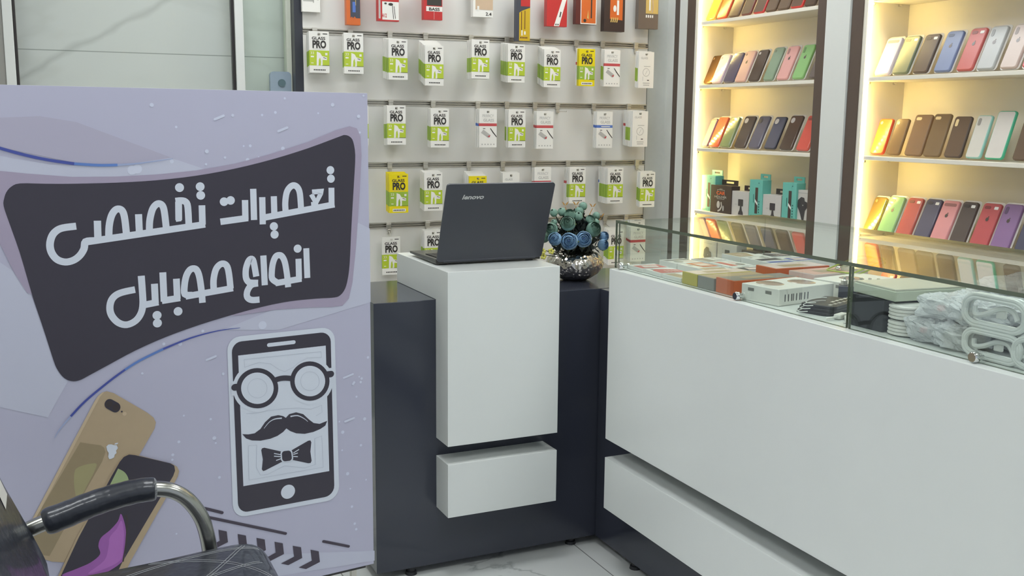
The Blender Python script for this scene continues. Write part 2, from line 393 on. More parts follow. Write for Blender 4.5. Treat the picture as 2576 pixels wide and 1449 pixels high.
def stack(row, idx, fx, ytop, d, kinds, nb, hooked=True):
    yf = YW - d; p = at_y(fx, ytop, yf); x, zt = p.x, p.z; rz = RAILZ[row]
    hole = zt - .0135; drop = hole - rz
    pitch = min(.0128, (d - .030) / max(1, nb)) if nb > 1 else .012
    pitch = max(pitch, .0092)
    for k in range(nb):
        kind = kinds[min(k, len(kinds) - 1)]; me, mp = proto_box(kind)
        o = bpy.data.objects.new('screen_protector_box', me); C.objects.link(o)
        y = yf + k * pitch; f = min(1, (YW - .02 - y) / max(d - .02, .01))
        zz = rz - .026 + (drop + .026) * f + .0115 - BH if nb > 1 else zt - BH
        zz = max(zz, zt - BH - .006)
        if k == 0: zz = zt - BH
        o.location = (x + (random.uniform(-.0015, .0015) if k else 0), y, zz); o.rotation_euler = (0, 0, random.uniform(-.015, .015) if k else random.uniform(-.02, .02))
        hk = ORD[idx] + ' hook from left, %s row' % ROW[row]
        tag(o, ('%s protector box, frontmost on %s' % (LOOK[kind], hk)) if k == 0 else
            ('%s box, %s behind front one, %s' % (LOOK[kind], ORD[k - 1], hk)), 'box', 'screen protector boxes on the %s row' % ROW[row])
        if k == 0:
            c = bpy.data.objects.new('printed_front', mp); C.objects.link(c); c.parent = o
    hook(x, rz, d + .004, drop, row, ORD[idx] + ' from left' + (', holding ' + LOOK[kinds[0]] + ' boxes'))
G, Y_, R_, B_, P_ = 'lime', 'yellow', 'red', 'blue', 'plain'
for a in [(0, 802, 78.5, .085, [G], 4), (1, 889, 83, .06, [G], 2), (2, 1001, 98.5, .125, [G], 7), (3, 1092.5, 115, .125, [G], 8),
          (4, 1209, 99.5, .125, [G], 5), (5, 1299.5, 111, .12, [G], 8), (6, 1390, 124.5, .125, [G], 6), (7, 1477.5, 123, .125, [Y_, Y_, R_], 3),
          (8, 1541, 125.5, .11, [R_, G, G], 3), (9, 1627, 130.5, .115, [P_, G], 3)]: stack(1, *a)
for a in [(0, 902, 265, .08, [G], 2), (1, 997, 265, .09, [G], 5), (2, 1106.5, 273.5, .10, [G], 4), (3, 1228, 274.5, .135, [R_, B_, B_], 4),
          (4, 1301, 276, .13, [G, P_, G], 4), (5, 1371.5, 280.5, .125, [R_], 3), (7, 1522, 281, .125, [B_], 3),
          (8, 1611.5, 279.5, .125, [P_, P_, G, G, G, G, R_, R_], 8)]: stack(2, *a)
p6 = at_y(1400.5, 264, YW); hook(p6.x, RAILZ[2], .10, -.03, 2, 'sixth from left, hanging empty')
for a in [(0, 1003, 437.5, .14, [Y_], 5), (1, 1090, 434, .115, [G], 5), (2, 1202.5, 443, .125, [Y_, P_, P_, P_, P_, G], 6), (3, 1286, 435, .11, [P_], 3),
          (4, 1366, 420.5, .115, [R_], 3), (5, 1453.5, 421, .115, [G, G, G, R_], 5), (6, 1549, 422.5, .137, [G, G, G, G, G, G, G, B_], 8),
          (7, 1630, 433.5, .12, [G], 3)]: stack(3, *a)
for a in [(0, 984, 596.5, .045, [G], 1), (1, 1090, 580, .09, [G], 4), (2, 1551, 579, .13, [G], 4), (3, 1606, 571, .135, [R_], 4)]: stack(4, *a)

# ---------------- the top row: accessories cut off by the upper edge of the picture
def accessory(px0, px1, ybot, d, h, depth, name, label, cat, colours, draw):
    y = YW - d; a, c = at_y(px0, ybot, y), at_y(px1, ybot, y); w = c.x - a.x
    t = tag(empty(name, ((a.x + c.x) / 2, y, a.z)), label, cat, 'hanging accessories of the top row')
    MB().box(-w / 2, w / 2, 0, depth, 0, h, 0).build('pack', colours[0], t, bevel=.001)
    p = MB(); draw(p, w, h); p.build('printed_front', colours, t)
    hook((a.x + c.x) / 2, RAILZ[0], d, h + a.z + .02 - RAILZ[0], 0, 'holding the ' + label.split(' hanging')[0].split(' with')[0])
    tb = MB().box(-.012, -.005, .002, .004, h + .0005, h + .03).box(.005, .012, .002, .004, h + .0005, h + .03).box(-.012, .012, .002, .004, h + .0305, h + .036)
    tb.build('hang_tab', PW, t)
def ov(p, c, r, m, y=-.0016): p.flat([(c[0] + r[0] * math.cos(2 * PI * k / 16), y, c[-1] + r[-1] * math.sin(2 * PI * k / 16)) for k in range(16)], m)
def ln(p, pts, r, n, m, y=-.0014):
    for a, c in zip(pts, pts[1:]):
        dx, dz = c[0] - a[0], c[2] - a[2]; L = math.hypot(dx, dz); nx, nz = -dz / L * r, dx / L * r
        p.flat([(a[0] + nx, y, a[2] + nz), (c[0] + nx, y, c[2] + nz), (c[0] - nx, y, c[2] - nz), (a[0] - nx, y, a[2] - nz)], m); y -= .0002
def q4(p, x0, x1, z0, z1, m, y=-.0006): p.flat([(x0, y, z0), (x1, y, z0), (x1, y, z1), (x0, y, z1)], m)
ORG = col('printed_orange', (214, 108, 48)); RDD = col('printed_deep_red', (196, 52, 52)); NVY = col('printed_slate', (70, 72, 84))
MAR = col('printed_maroon', (96, 44, 40)); TAN = col('printed_tan', (206, 180, 152)); GLD = col('printed_gold', (214, 184, 110)); DBR = col('printed_dark_brown', (66, 52, 48)); OLV = col('printed_mustard', (206, 172, 40))
def d1(p, w, h): q4(p, -.035, .01, .045, .052, 3); q4(p, .008, .013, .04, .056, 2); p.flat([(x, -.0006, z) for x, z in circ(.03, .058, .007, 12)], 3)
accessory(760, 806, 29, .03, .19, .02, 'cable_pack', 'white cable pack with plug picture hanging leftmost in the top row', 'pack', [PW, PK, PGR, PGR], d1)
def d2(p, w, h): q4(p, -.014, w / 2 - .001, .03, h - .01, 1); p.flat([(x, -.001, z) for x, z in ((-.014, .03), (-.008, .036), (-.002, .03), (.005, .037), (.012, .03))], 0); q4(p, -.004, .010, .055, .10, 2, -.001); q4(p, .009, .012, .085, .14, 3, -.001)
accessory(872, 907, 62, .06, .20, .03, 'charger_box', 'narrow orange and slate charger box hanging in the top row', 'box', [ORG, NVY, PBLU, GLD], d2)
def d3(p, w, h):
    q4(p, -w / 2 + .02, w / 2 - .001, .006, .085, 1); q4(p, -w / 2 + .02, w / 2 - .001, .086, h - .006, 0); q4(p, -w / 2 + .003, -w / 2 + .012, .01, .09, 3)
    ov(p, (.010, -.004, .074), (.011, .003, .006), 2); ov(p, (-.014, -.004, .077), (.006, .003, .004), 2); ln(p, [(.018, -.002, .07), (.023, -.002, .01)], .0012, 5, 2); ln(p, [(.026, -.002, .066), (.032, -.002, .012)], .0012, 5, 2)
    put_text(p, 'A12', -.02, .016, .017, .022, -.0012, 0, .02)
accessory(951, 1004, 52, .08, .17, .03, 'earphone_pack', 'red and white earphone pack hanging in the top row', 'pack', [RDD, PW, PK, PGR], d3)
def d4(p, w, h): q4(p, -w / 2 + .012, w / 2 - .001, .038, .06, 1); put_text(p, 'BASS', .006, .041, .014, .052, -.0012, 2, .03); q4(p, -w / 2 + .016, w / 2 - .004, .064, h - .02, 2); q4(p, .004, .005, .003, .037, 1)
accessory(1066, 1113, 49, .08, .17, .03, 'earphone_pack', 'bright red earphone box with black window hanging in the top row', 'box', [RDD, PW, PK], d4)
def d5(p, w, h): q4(p, -w / 2 + .012, w / 2 - .001, .034, h - .02, 1); put_text(p, '2.4', .028, .008, .015, .03, -.0012, 2, .02); q4(p, -.03, -.02, .028, .05, 0, -.0012)
accessory(1190, 1240, 42, .06, .17, .03, 'charger_box', 'white and beige charger box marked 2.4 hanging in the top row', 'box', [PW, TAN, PK], d5)
def d6(p, w, h):
    p.flat([(x, -.0006, z) for x, z in ((-.022, .001), (w / 2 - .0008, .001), (w / 2 - .0008, .155), (-.006, .14), (-.022, .13))], 1); q4(p, -.012, -.0085, .05, .135, 2, -.001); q4(p, .006, .0095, .055, .14, 2, -.001)
    q4(p, -.010, -.004, .025, .05, 3, -.001); q4(p, .004, .012, .03, .045, 3, -.001); q4(p, -.014, w / 2 - .001, .16, .20, 4)
    for k in range(5): q4(p, -.016 + k * .008, -.011 + k * .008, .012, .019, 2, -.001)
accessory(1299, 1333, 102.5, .10, .25, .03, 'cable_pack', 'tall narrow yellow and slate cable pack hanging in the top row', 'pack', [NVY, OLV, MAR, PW, RDD], d6)
def d7(p, w, h): p.flat([(x, -.0006, z) for x, z in ((-.016, .002), (.012, .002), (.052, .135), (.030, .135))], 1); p.flat([(x, -.001, z) for x, z in ((.012, .045), (.018, .044), (.024, .068), (.018, .071))], 2); q4(p, -.008, -.002, .006, .013, 2, -.001); q4(p, .003, .009, .006, .013, 2, -.001)
accessory(1375, 1426, 65.5, .09, .18, .03, 'cable_pack', 'red cable pack with white diagonal band hanging in the top row', 'pack', [RDD, PW, PK], d7)
def d8(p, w, h): q4(p, -w / 2 + .026, w / 2 - .001, .001, h - .004, 1); q4(p, -w / 2 + .030, w / 2 - .006, .006, h - .01, 2, -.001); q4(p, .024, .031, .03, .12, 3, -.0014); p.flat([(x, -.0014, z) for x, z in ((.004, .03), (.013, .026), (.010, .07))], 4); ov(p, (-.008, -.004, .018), (.008, .003, .008), 3)
accessory(1448, 1500.5, 60, .09, .18, .03, 'cable_pack', 'white-edged orange cable pack with maroon side hanging in the top row', 'pack', [MAR, PW, ORG, PK, GLD], d8)
def d9(p, w, h):
    p.flat([(x, -.0006, z) for x, z in ((-.026, .06), (.045, .055), (.045, .17), (-.026, .17))], 1); ov(p, (.0, -.004, .11), (.009, .003, .016), 2); q4(p, .012, .024, .08, .15, 2, -.001)
    for k in range(4): p.flat([(x, -.0012, z) for x, z in ((-.024 + k * .011, .045), (-.018 + k * .011, .043), (-.012 + k * .011, .066), (-.018 + k * .011, .068))], 3)
accessory(1519, 1571, 78, .10, .19, .035, 'earphone_pack', 'dark red and black box with gold lettering hanging in the top row', 'box', [DBR, ORG, PW, GLD, MAR], d9)
def da(p, w, h):
    q4(p, -.016, w / 2 - .002, .075, h - .02, 1); q4(p, .002, .012, .09, .17, 2, -.001); ln(p, [(.02, -.002, .08), (.026, -.002, .11), (.02, -.002, .16)], .003, 5, 3)
    for k in range(4): q4(p, -.016 + k * .012, -.008 + k * .012, .055, .068, 2, -.001)
accessory(1605, 1655, 71.5, .08, .2, .03, 'cable_pack', 'grey-brown cable pack with gold panel hanging rightmost in the top row', 'pack', [col('printed_taupe', (112, 100, 90)), GLD, PW, TAN], da)

# ================================================================== display cabinets on the right
XC, XB = 3.006, 3.22
SHB = [1.925 + .311, 1.925, 1.618, 1.307, .994, .682, .37]       # undersides of the shelves
ST = .016
def cabinet(label, yf, yn, strips):
    t = tag(empty('display_cabinet', (XC, yn, 0)), label, 'cabinet', 'lit display cabinets'); o = lambda y: y - yn; D = XB - XC
    MB().box(D, D + .02, o(yn) - .03, o(yf) + .03, .05, 2.95).build('back_panel', CABW, t)
    for y0, y1 in ((o(yf), o(yf) + .03), (-.03, 0)): MB().box(.001, D - .0005, y0, y1, .05, 2.95).build('side_panel', CABW, t)
    MB().box(.001, D - .0005, .0005, o(yf) - .0005, 0, .05).build('plinth', BROWN, t)
    MB().box(.001, D - .0005, .0005, o(yf) - .0005, 2.9, 2.95).build('top_panel', CABW, t)
    for z in SHB:
        s = MB().box(.002, D - .001, .001, o(yf) - .0225 + .0215, z, z + ST).build('shelf', CABW, t, bevel=.0015)
        for xx in (.018, D - .06):
            MB().lathe([(.005, 0), (.005, .012)], 8, 0, T(xx, o(yf) - .013, z - .006) @ Rx(-PI / 2)).build('shelf_support', CHROME, s)
    for m, y0, y1, x0 in strips: MB().box(x0, .0, o(y0), o(y1), 0, 2.98).build('front_trim', m, t)
    ls = MB().box(.0, .003, o(yf) - .020, o(yf) - .001, .06, 2.88).box(.0035, .011, o(yf) - .006, o(yf) - .001, .06, 2.88).build('light_strip', LEDB, t)
    L = MB(); z = .60
    while z < 2.5: L.box(.002, .009, o(yf) - .0085, o(yf) - .0062, z, z + .007); z += .019
    d = L.build('diodes', LEDD, ls); d['kind'] = 'stuff'
    return t
cabinet('left display cabinet with warm light strip, beside the slatwall', 4.352, 3.475,
        [(FRAMEW, 4.5575, 4.64, -.006), (BROWN, 4.512, 4.557, -.004), (FRAMEW, 4.441, 4.5115, -.006), (BROWN, 4.375, 4.4405, -.008), (CABW, 4.353, 4.3745, -.004), (BROWN, 3.416, 3.476, -.008)])
cabinet('right display cabinet with warm light strip, nearest the camera side', 3.190, 1.9,
        [(BROWN, 3.2115, 3.272, -.008), (CABW, 3.1905, 3.211, -.004), (BROWN, 1.83, 1.899, -.008)])
structure(MB().box(XC - .016, XB + .02, 3.2765, 3.4155, 0, 2.98).build('trim_5', FRAMEW))
structure(MB().box(XC - .002, XB + .02, 4.645, 4.79, 0, 2.98).build('trim_6', FRAMEW))

# ---------------- phone cases
CM = {}
def cm(rgb, kind='silk'):
    k = (rgb, kind)
    if k not in CM:
        n = 'case_' + kind + '_%d_%d_%d' % rgb
        CM[k] = {'silk': lambda: mat(n, rgb, .3, noise=.03), 'gloss': lambda: mat(n, rgb, .12, noise=.03, bump=.03, bscale=60),
                 'smoke': lambda: film_mat(n, rgb, .22, .22, tint=(190, 160, 120)), 'clear': lambda: film_mat(n, rgb, .35, .2),
                 'metal': lambda: mat(n, rgb, .12, metal=1., noise=.02)}[kind]()
    return CM[k]
TRAY = film_mat('clear_blister_tray', (236, 232, 226), .3, .12)
LOGO = mat('case_emblem', (84, 72, 66), .25, noise=0)
CUT = mat('camera_cutout_white', (226, 222, 214), .4, noise=0); CUTD = mat('camera_cutout_dark', (58, 50, 46), .3, noise=0)
STICK = mat('price_sticker', (240, 238, 234), .4, noise=0)
_mesh = {}
def cached(key, name, build, mats, parent):
    """the same shape in other colours shares its outline, not its materials"""
    o = build().build(name, mats, parent, smooth=True, sharp=.9); return o
def shell(w, h, t, r):
    b = MB(); n = 6; L = [rrect(-w / 2, w / 2, 0, h, r, n), rrect(-w / 2, w / 2, 0, h, r, n), rrect(-w / 2 + .0012, w / 2 - .0012, .0012, h - .0012, r - .001, n), rrect(-w / 2 + .004, w / 2 - .004, .004, h - .004, r - .003, n)]
    ys = [0, -t * .6, -t * .85, -t]; k = len(L[0])
    vs = [(x, y, z) for l, y in zip(L, ys) for x, z in l]; fs = []
    for i in range(3):
        for j in range(k): fs.append((i * k + j, i * k + (j + 1) % k, (i + 1) * k + (j + 1) % k, (i + 1) * k + j))
    b.add(vs, fs, 0); b.add([(x, ys[3], z) for x, z in L[3]], [tuple(range(k))], 1); b.add([(x, 0, z) for x, z in L[0]], [tuple(range(k))[::-1]], 0); return b
def case(px0, px1, pyb, label, rgb, row, kind='silk', h=.158, rim=None, cut='pill', tray=False, logo=False, stick=False, xb=3.05, lean=24, zb=None, wmax=.08, w=None, mirror=False):
    a, c = at_x(px0, pyb, xb), at_x(px1, pyb, xb); w = w or min(wmax, abs(a.y - c.y)); yc = (a.y + c.y) / 2; hi, lo = (4.349, 3.479) if px0 < 2070 else (3.187, 1.91); tr = .007 if tray else .001
    yc = max(lo + w / 2 + tr, min(hi - w / 2 - tr, yc))
    z = SHB[row] + ST + .003; th = math.radians(lean); t = .0105
    M = T(xb, yc, z + .010 * math.sin(th)) @ Rz(-PI / 2 + random.uniform(-.03, .03)) @ Rx(-th)
    face = cm(rgb, kind); o = cached((w, h), 'phone_case', lambda: shell(w, h, t, .011), [cm(rim, 'silk') if rim else face, face], None)
    o.matrix_world = M; tag(o, label, 'phone case', 'phone cases on the %s shelves' % ('left cabinet' if px0 < 2070 else 'right cabinet'))
    y = -t - .0007; u = -w / 2 + .010; v = h - .012
    if cut:
        cw, ch = {'pill': (.026, .012), 'tall': (.013, .028), 'dot': (.013, .013), 'square': (.026, .026), 'wide': (w - .02, .012)}[cut]
        MB().prism(rrect(u, u + cw, v - ch, v, min(cw, ch) * .45, 4), y, -t + .0003).build('camera_cutout', cm((230, 204, 150), 'silk') if kind in ('smoke', 'clear') else cm((196, 190, 186), 'silk') if sum(rgb) < 290 and cut != 'wide' and cut != 'pill' else cm(tuple(int(q * .72) for q in rgb), 'silk'), o)
    if logo:
        g = MB(); g.flat([(x, y, zz) for x, zz in circ(0, h * .62, .0065, 12, .0075)]); g.flat([(x, y, zz) for x, zz in circ(.003, h * .62 + .0095, .0022, 8, .003)]); g.build('emblem', LOGO, o)
    if stick: MB().prism(rrect(w / 2 - .026, w / 2 - .009, h - .024, h - .013, .002, 2), y, -t + .0003).build('price_sticker', STICK, o)
    if tray:
        f = MB(); f.prism(rrect(-w / 2 - .006, w / 2 + .006, -.002, h + .008, .013, 5), .001, .0025); f.build('backing_tray', TRAY, o)
    return o
BRN = (112, 92, 74)
i = 0
def sh(n, bay): return '%s shelf of %s cabinet' % (n, bay)
for (a, c, b, name, rgb, k) in [
    (1776, 1799, 53, 'amber clear', (206, 160, 60), {'kind': 'clear'}), (1804, 1830, 47, 'amber clear orange-edged', (196, 140, 62), {'kind': 'clear', 'rim': (208, 84, 40)}),
    (1834, 1861, 42, 'smoky brown first', BRN, {'kind': 'smoke'}), (1866, 1890, 37, 'smoky brown red-footed', BRN, {'kind': 'smoke', 'rim': (120, 70, 60)}),
    (1896, 1924, 32, 'brown red-edged', (104, 84, 72), {'kind': 'smoke', 'rim': (204, 66, 62)}), (1927, 1953, 27, 'smoky brown middle', BRN, {'kind': 'smoke'}),
    (1957, 1986, 22, 'smoky brown wide', BRN, {'kind': 'smoke'}), (1991, 2020, 17, 'bright red-edged brown', (116, 92, 78), {'kind': 'smoke', 'rim': (214, 60, 54)}),
    (2025, 2053, 11, 'dark brown', (96, 78, 66), {'kind': 'smoke'})]:
    case(a, c, b, '%s phone case, %s from left on top %s' % (name, ORD[i], sh('visible', 'left')), rgb, 1, cut=None, **k); i += 1
i = 0
for (a, c, b, name, rgb, h, k) in [
    (1765, 1787, 210, 'bronze mirror', (132, 100, 62), .150, {'kind': 'metal'}), (1790, 1816, 209, 'pale lavender', (196, 178, 190), .150, {'kind': 'gloss'}),
    (1821, 1847, 207, 'slate navy', (92, 88, 108), .155, {'kind': 'gloss'}), (1850, 1876, 206, 'dusty pink', (204, 164, 152), .158, {'logo': True}),
    (1884, 1908, 204, 'black-brown', (84, 70, 60), .158, {'kind': 'gloss'}), (1921, 1945, 203, 'shiny sage green', (130, 150, 126), .163, {'kind': 'gloss'}),
    (1955, 1982, 200, 'soft pink', (214, 158, 152), .163, {'logo': True}), (1994, 2022, 197, 'spring green', (132, 178, 110), .163, {'logo': True}), (2036, 2062, 193, 'dark grey', (96, 84, 80), .15, {})]:
    case(a, c, b, '%s phone case, %s from left on second %s' % (name, ORD[i], sh('', 'left').strip()), rgb, 2, h=h, tray=i not in (0, 8), cut='tall' if i in (6, 7) else 'dot', **k); i += 1
i = 0
for (a, c, b, name, rgb, h, k) in [
    (1757, 1776, 369, 'milky lavender', (204, 178, 170), .150, {'kind': 'clear', 'rim': (110, 96, 120), 'w': .052}), (1784, 1808, 370, 'orange-red', (214, 98, 64), .158, {'kind': 'gloss'}),
    (1810, 1838, 372, 'sage green', (128, 142, 100), .158, {'kind': 'gloss'}), (1847, 1876, 374, 'charcoal glossy', (88, 76, 68), .163, {'kind': 'gloss', 'cut': 'square'}),
    (1882, 1911, 376, 'blue-grey wrapped', (98, 94, 108), .163, {'kind': 'gloss', 'cut': 'square'}), (1923, 1952, 380, 'navy bumper', (84, 86, 104), .160, {'cut': 'square', 'rim': (54, 54, 66)}),
    (1962, 1992, 380, 'dark taupe', (90, 76, 66), .166, {'kind': 'gloss', 'cut': 'square'}), (2004, 2034, 380, 'coral red', (212, 100, 88), .166, {'kind': 'gloss'})]:
    case(a, c, b, '%s phone case, %s from left on third %s' % (name, ORD[i], sh('', 'left').strip()), rgb, 3, h=h, tray=i not in (5,), **k); i += 1
i = 0
for (a, c, b, name, rgb, h, k) in [
    (2194, 2233, 183, 'pale lilac', (196, 190, 206), .158, {'kind': 'gloss', 'cut': 'wide'}), (2246, 2285, 181, 'forest green', (104, 114, 92), .158, {'stick': True}),
    (2297, 2334, 178, 'black', (86, 72, 64), .158, {'stick': True}), (2351, 2391, 177, 'cornflower blue', (112, 126, 162), .163, {'logo': True}),
    (2407, 2448, 175, 'brick red', (186, 92, 86), .166, {'logo': True, 'stick': True}), (2458, 2501, 170, 'silver grey', (168, 170, 168), .166, {'logo': True, 'cut': 'tall'}),
    (2517, 2560, 166, 'pinkish grey', (190, 172, 162), .166, {'logo': True, 'cut': 'tall'}), (2573, 2612, 163, 'rose red', (196, 90, 96), .166, {})]:
    case(a, c, b, '%s phone case, %s from left on top visible %s' % (name, ORD[i], sh('', 'right').strip()), rgb, 2, h=h, tray=True, **k); i += 1
i = 0
for (a, c, b, name, rgb, h, k) in [
    (2191, 2224, 391, 'amber orange-edged', (196, 152, 72), .148, {'kind': 'clear', 'rim': (214, 84, 44), 'cut': 'dot'}), (2232, 2264, 393, 'small smoky brown', (138, 112, 76), .148, {'kind': 'smoke', 'cut': 'dot'}),
    (2276, 2319, 395, 'tall smoky brown', (150, 120, 88), .165, {'kind': 'smoke'}), (2323, 2365, 397, 'tall smoky brown overlapped', (140, 116, 84), .168, {'kind': 'smoke'}),
    (2376, 2418, 400, 'dark smoky brown', (122, 100, 80), .158, {'kind': 'smoke', 'cut': 'tall', 'rim': (84, 68, 58)}), (2430, 2468, 403, 'white-faced pale aqua edged', (206, 202, 192), .162, {'rim': (150, 196, 184), 'cut': 'tall'}),
    (2478, 2524, 405, 'white-faced teal-edged', (208, 202, 194), .178, {'rim': (74, 176, 136), 'cut': None}), (2548, 2590, 408, 'dark brown', (116, 96, 78), .165, {'kind': 'smoke'})]:
    case(a, c, b, '%s phone case, %s from left on second %s' % (name, ORD[i], sh('', 'right').strip()), rgb, 3, h=h, lean=19, wmax=.084, **k); i += 1
i = 0
for (a, c, b, name, rgb, h, k) in [
    (2166, 2196, 582, 'gold mirror', (206, 176, 110), .150, {'kind': 'metal', 'cut': 'dot'}), (2208, 2246, 590, 'mint green', (142, 186, 130), .158, {'logo': True, 'kind': 'gloss'}),
    (2254, 2291, 596, 'brick red wrapped', (188, 100, 88), .160, {'stick': True, 'kind': 'gloss'}), (2299, 2337, 602, 'navy wrapped', (92, 88, 104), .162, {'stick': True, 'kind': 'gloss'}),
    (2340, 2381, 608, 'pink glossy', (216, 148, 148), .162, {'logo': True, 'cut': 'wide', 'kind': 'gloss'}), (2389, 2427, 614, 'charcoal', (88, 76, 70), .164, {'stick': True}),
    (2439, 2484, 622, 'crimson', (188, 86, 86), .166, {'stick': True, 'logo': True}), (2491, 2537, 629, 'purple', (140, 106, 148), .170, {'cut': 'tall', 'logo': True}), (2552, 2596, 637, 'dark navy', (70, 68, 88), .166, {})]:
    case(a, c, b, '%s phone case, %s from left on third %s' % (name, ORD[i], sh('', 'right').strip()), rgb, 4, h=h, tray=True, xb=3.045, **k); i += 1
i = 0
for (a, c, name, rgb, k) in [
    (2186, 2222, 'red', (208, 78, 70), {'stick': True}), (2232, 2268, 'dark brown', (100, 80, 72), {}), (2278, 2318, 'slate', (104, 92, 98), {}),
    (2324, 2364, 'rust orange', (196, 104, 74), {}), (2380, 2420, 'brown', (130, 98, 78), {}), (2432, 2474, 'maroon', (140, 72, 62), {}), (2486, 2528, 'chestnut', (150, 84, 62), {}), (2538, 2582, 'dark', (96, 72, 66), {})]:
    case(a, c, 790 + (a - 2186) * .17, '%s phone case, %s from left on lowest visible %s' % (name, ORD[i], sh('', 'right').strip()), rgb, 5, h=.16, **k); i += 1

# ---------------- boxed accessories in the left cabinet
TEAL = col('teal_card', (112, 190, 176)); TEALD = col('teal_card_ink', (40, 96, 92)); KCARD = col('black_card', (74, 62, 58)); GCARD = col('grey_white_card', (206, 202, 196)); ORI = col('orange_ink', (222, 96, 48)); DEV = col('device_picture', (70, 66, 68))
def tab_box(px0, px1, pyb, row, h, dep, label, draw, mats, tabm, xf=3.035, yaw=0.):
    a, c = at_x(px0, pyb, xf), at_x(px1, pyb, xf); w = abs(a.y - c.y); yc = max(3.479 + w / 2, min(4.345 - w / 2, (a.y + c.y) / 2))
    t = tag(empty('hanging_box', M=T(xf, yc, SHB[row] + ST + .0005) @ Rz(-PI / 2 + yaw)), label, 'box', 'boxed accessories in the left cabinet')
    MB().box(-w / 2, w / 2, 0, dep, 0, h).build('carton', mats[0], t, bevel=.001)
    if tabm is not None:
        s = w * .38; q = .0005
        tb = MB().box(-s + .006, -s * .5 + .006, dep - .003, dep, h + q, h + .026).box(s * .5 + .006, s + .006, dep - .003, dep, h + q, h + .026).box(-s * .5 + .0061, s * .5 + .0059, dep - .003, dep, h + q, h + .009).box(-s * .5 + .0061, s * .5 + .0059, dep - .003, dep, h + .018, h + .026)
        tb.build('hang_tab', tabm, t)
    p = MB(); draw(p, w, h); p.build('printed_front', mats, t)
def teal(p, w, h):
    q4(p, -.004, .016, h * .12, h * .80, 1); p.flat([(x, -.001, z) for x, z in ((-.004, h * .50), (.016, h * .40), (.016, h * .33), (-.004, h * .43))], 2)
    put_text(p, 'SELFIE STICK', 0, h * .03, h * .04, w * .8, -.0008, 3); q4(p, -.017, -.013, h * .4, h * .62, 3)
    for k in range(5): p.flat([(x, -.0008, z) for x, z in circ(.026, h * (.16 + .07 * k), .004, 8)], 3)
    p.flat([(x, -.0008, z) for x, z in circ(.02, h * .92, .003, 8)], 3)
def carh(p, w, h):
    for x0, x1, z0, z1 in ((-.03, .03, h * .83, h * .845), (-.03, -.028, h * .5, h * .83), (.028, .03, h * .5, h * .83), (-.03, .03, h * .5, h * .515)): q4(p, x0, x1, z0, z1, 2)
    put_text(p, 'CAR', 0, h * .66, h * .13, w * .42, -.0009, 1, .04); put_text(p, 'HOLDER', 0, h * .545, h * .075, w * .58, -.0009, 2, .02)
    q4(p, -.012, .012, h * .865, h * .88, 2); ln(p, [(-.02, -.002, h * .06), (.0, -.002, h * .12), (.012, -.002, h * .25), (.006, -.002, h * .40)], .004, 6, 3); ov(p, (-.016, -.002, h * .3), (.013, .002, .018), 3); ov(p, (.024, -.002, h * .18), (.006, .002, .014), 2)
def mount(p, w, h):
    p.prism(rrect(-.012, .024, h * .40, h * .68, .003, 3), -.002, -.0005, 1); p.prism([(.0, h * .2), (.018, h * .2), (.012, h * .4), (.004, h * .4)], -.0018, -.0005, 1)
    p.prism([(.009 + .018 * math.cos(PI * k / 10), h * .04 + h * .2 * math.sin(PI * k / 10)) for k in range(11)], -.0022, -.0005, 1); q4(p, -.04, -.02, h * .44, h * .47, 2)
def blob(p, w, h):
    p.flat([(x, -.001, z * h) for x, z in ((.0, .12), (.012, .12), (.018, .4), (.034, .52), (.03, .66), (.014, .68), (.01, .78), (-.01, .8), (-.03, .7), (-.034, .52), (-.02, .4), (-.012, .3))], 1); ov(p, (.004, -.002, h * .56), (.003, .003), 2); q4(p, -.034, .034, h * .90, h * .93, 2)
tab_box(1763, 1797, 527, 4, .178, .05, 'teal selfie stick box, leftmost on the box shelf of the left cabinet', teal, [TEAL, KCARD, PW, TEALD], TEAL)
tab_box(1786, 1838, 533, 4, .135, .05, 'black car holder box on box shelf, with orange wording, above the glass', carh, [KCARD, ORI, PGR, GCARD], KCARD, 3.025)
tab_box(1839, 1882, 537, 4, .115, .06, 'grey-white box with dark phone mount picture, between black box and middle teal box', mount, [GCARD, DEV, PGR], KCARD, 3.03)
tab_box(1883, 1915, 540, 4, .178, .05, 'teal selfie stick box in the middle, with pale pink price dot', teal, [TEAL, KCARD, PW, TEALD], TEAL, 3.02)
tab_box(1917, 1963, 547, 4, .115, .06, 'grey-white box with dark phone mount picture, between middle and right teal boxes', mount, [GCARD, DEV, PGR], KCARD, 3.025)
tab_box(1965, 2000, 552, 4, .178, .05, 'teal selfie stick box, rightmost of the three on the box shelf', teal, [TEAL, KCARD, PW, TEALD], TEAL, 3.02)
tab_box(2002, 2052, 556, 4, .150, .07, 'white box with dark brown holder picture, at right end of box shelf', blob, [GCARD, DEV, PGR], None, 3.03)
def screen(p, w, h): p.prism(rrect(-.014, .022, h * .12, h * .82, .003, 3), -.002, -.0005, 1); [q4(p, -.036, -.032, h * (.2 + .12 * k), h * (.26 + .12 * k), 2) for k in range(6)]
def frame_print(p, w, h): p.prism(rrect(-.02, .02, h * .05, h * .75, .004, 3), -.0015, -.0005, 1); p.prism(rrect(-.017, .017, h * .08, h * .72, .004, 3), -.0022, -.001, 2)
tab_box(1757, 1799, 690, 5, .165, .06, 'white box with dark brown holder picture, seen through the showcase glass at far left', blob, [GCARD, DEV, PGR], None, 3.03)
tab_box(1802, 1850, 697, 5, .165, .06, 'white box with phone screen picture, seen through the showcase glass', screen, [GCARD, DEV, PGR], None, 3.03)
tab_box(1862, 1919, 706, 5, .150, .05, 'black car holder box with orange wording, seen through the showcase glass', carh, [KCARD, ORI, PW, GCARD], KCARD, 3.03)
